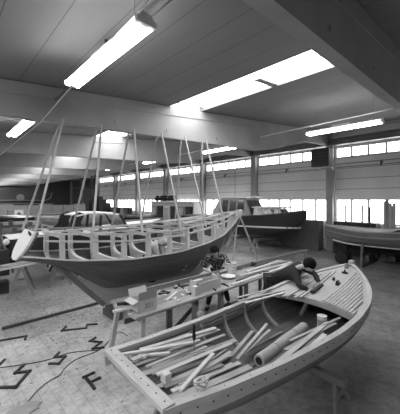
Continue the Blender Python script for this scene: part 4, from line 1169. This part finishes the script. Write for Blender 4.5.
# ================================================================== floor items
def zbar(pts, label, w=.035, name='steel_dog'):
    m = M(); P = [gz(x, y, .014) for x, y in pts]
    for a, b in zip(P, P[1:]):
        d = (b-a).normalized()*w*.5; m.bar(a-d, b+d, w*.75, .026)
    tag(m.build(name, DARK, bevel=.002), label, 'clamp', 'zigzag iron clamps on the floor')
zbar([(23.2, 365.2), (15.7, 372.7), (29.2, 371.2), (15.7, 387), (1.5, 387.3)], 'largest zigzag iron clamp, on the floor at lower left', .06)
zbar([(58.7, 352.7), (55, 357), (65, 356.5), (58.7, 363.5), (50, 363.5)], 'zigzag iron clamp beside the bend of the floor cable', .05)
zbar([(65.5, 326.5), (62, 330.5), (86, 328), (87.5, 324.5), (96, 324)], 'long flat zigzag iron clamp just below the floor plank', .05)
zbar([(0, 340.5), (26, 336), (25, 339)], 'straight iron clamp at the left edge under the floor plank', .05)
zbar([(95, 337.7), (90, 341), (101, 342), (93, 348.5), (103, 347.5)], 'crumpled iron clamp where the two cables meet', .05)
zbar([(84, 377), (93, 373)], 'short iron bar of the small group near the transom', .05)
zbar([(86.5, 378.5), (94, 388)], 'thick iron bar nearest the transom', .055)
zbar([(90, 382.5), (99, 378)], 'short iron bar touching the thick one near the transom', .05)
zbar([(0, 364), (4, 360)], 'clamp end cut off at the left edge near the cable', .05)
def cable(px, label):
    P = [gz(x, y, .009) for x, y in px]; Q = []
    for k in range(len(P)-1):
        a = P[max(k-1, 0)]; b = P[k]; c_ = P[k+1]; d = P[min(k+2, len(P)-1)]
        for q in range(5):
            t = q/5; Q.append(.5*((2*b)+(c_-a)*t+(2*a-5*b+4*c_-d)*t*t+(3*b-a-3*c_+d)*t**3))
    Q.append(P[-1]); m = M(); m.tube(Q, .0065, 6); tag(m.build('floor_cable', RUBBER, smooth=True), label, 'cable')
cable([(-3, 368), (20, 365), (45, 360.5), (62, 355), (75, 352), (100, 350)], 'thin black cable crossing the floor from the left edge')
cable([(24, 408), (35, 393), (48, 382), (60, 375), (64, 369), (75, 360), (90, 354), (97, 351), (104, 346), (110, 340), (119, 332), (128, 336)], 'black cable winding from lower left up to the workbench')
a = gz(2, 328.5, .03); b = gz(98, 303, .03); loose(a, b, .05, .06, W_DARK, 'long dark plank lying alone across the floor at left')
m = M(); cc = gz(20, 412, .01); m.ell(cc, .22, .13, .03, nu=18, nv=8, fn=lambda p: 1+.18*math.sin(p.x*8+p.y*5)); tag(m.build('paper_scrap', GREYP), 'crumpled grey sheet on the floor in the lower left corner', 'paper')
LP(83, 289, .031, 90, 296, .031, .06, .04, W_PALE, 'short pale wedge beside the sternpost foot', name='wedge', cat='wedge')
# shavings: small specks of wood on the floor
m = M()
for k in range(700):
    if k < 500: x = random.gauss(2.3, .8); y = random.gauss(7.2, 1.0)
    else: x = random.uniform(.6, 8); y = random.uniform(3.2, 9)
    a = random.random()*3; r = random.uniform(.004, .017); cc = V(x, y, .004)
    d = V(math.cos(a), math.sin(a), 0)*r; m.bar(cc-d, cc+d, r*.7, .006)
tag(m.build('wood_chips', W_DARK), 'scatter of dark wood chips on the floor around the stern', 'wood chips', kind='stuff')

# ================================================================== world, camera
w = bpy.data.worlds.new('World'); C.world = w; w.use_nodes = True
bg = w.node_tree.nodes['Background']; bg.inputs[0].default_value = G(.8); bg.inputs[1].default_value = 1.0
cd = bpy.data.cameras.new('Camera'); cam = bpy.data.objects.new('Camera', cd); COL.objects.link(cam)
cam.location = (0, 0, H); cam.rotation_euler = (math.pi/2, 0, -TH)
cd.sensor_width = 36; cd.lens = F/414*36; cd.shift_y = -7/414; cd.clip_start = .05
C.camera = cam
C.view_settings.view_transform = 'Standard'; C.view_settings.look = 'None'; C.view_settings.gamma = 1
C.view_settings.exposure = 0.95
C.cycles.max_bounces = 8; C.cycles.diffuse_bounces = 5
for o in bpy.data.objects:
    if '_w' in o: del o['_w']
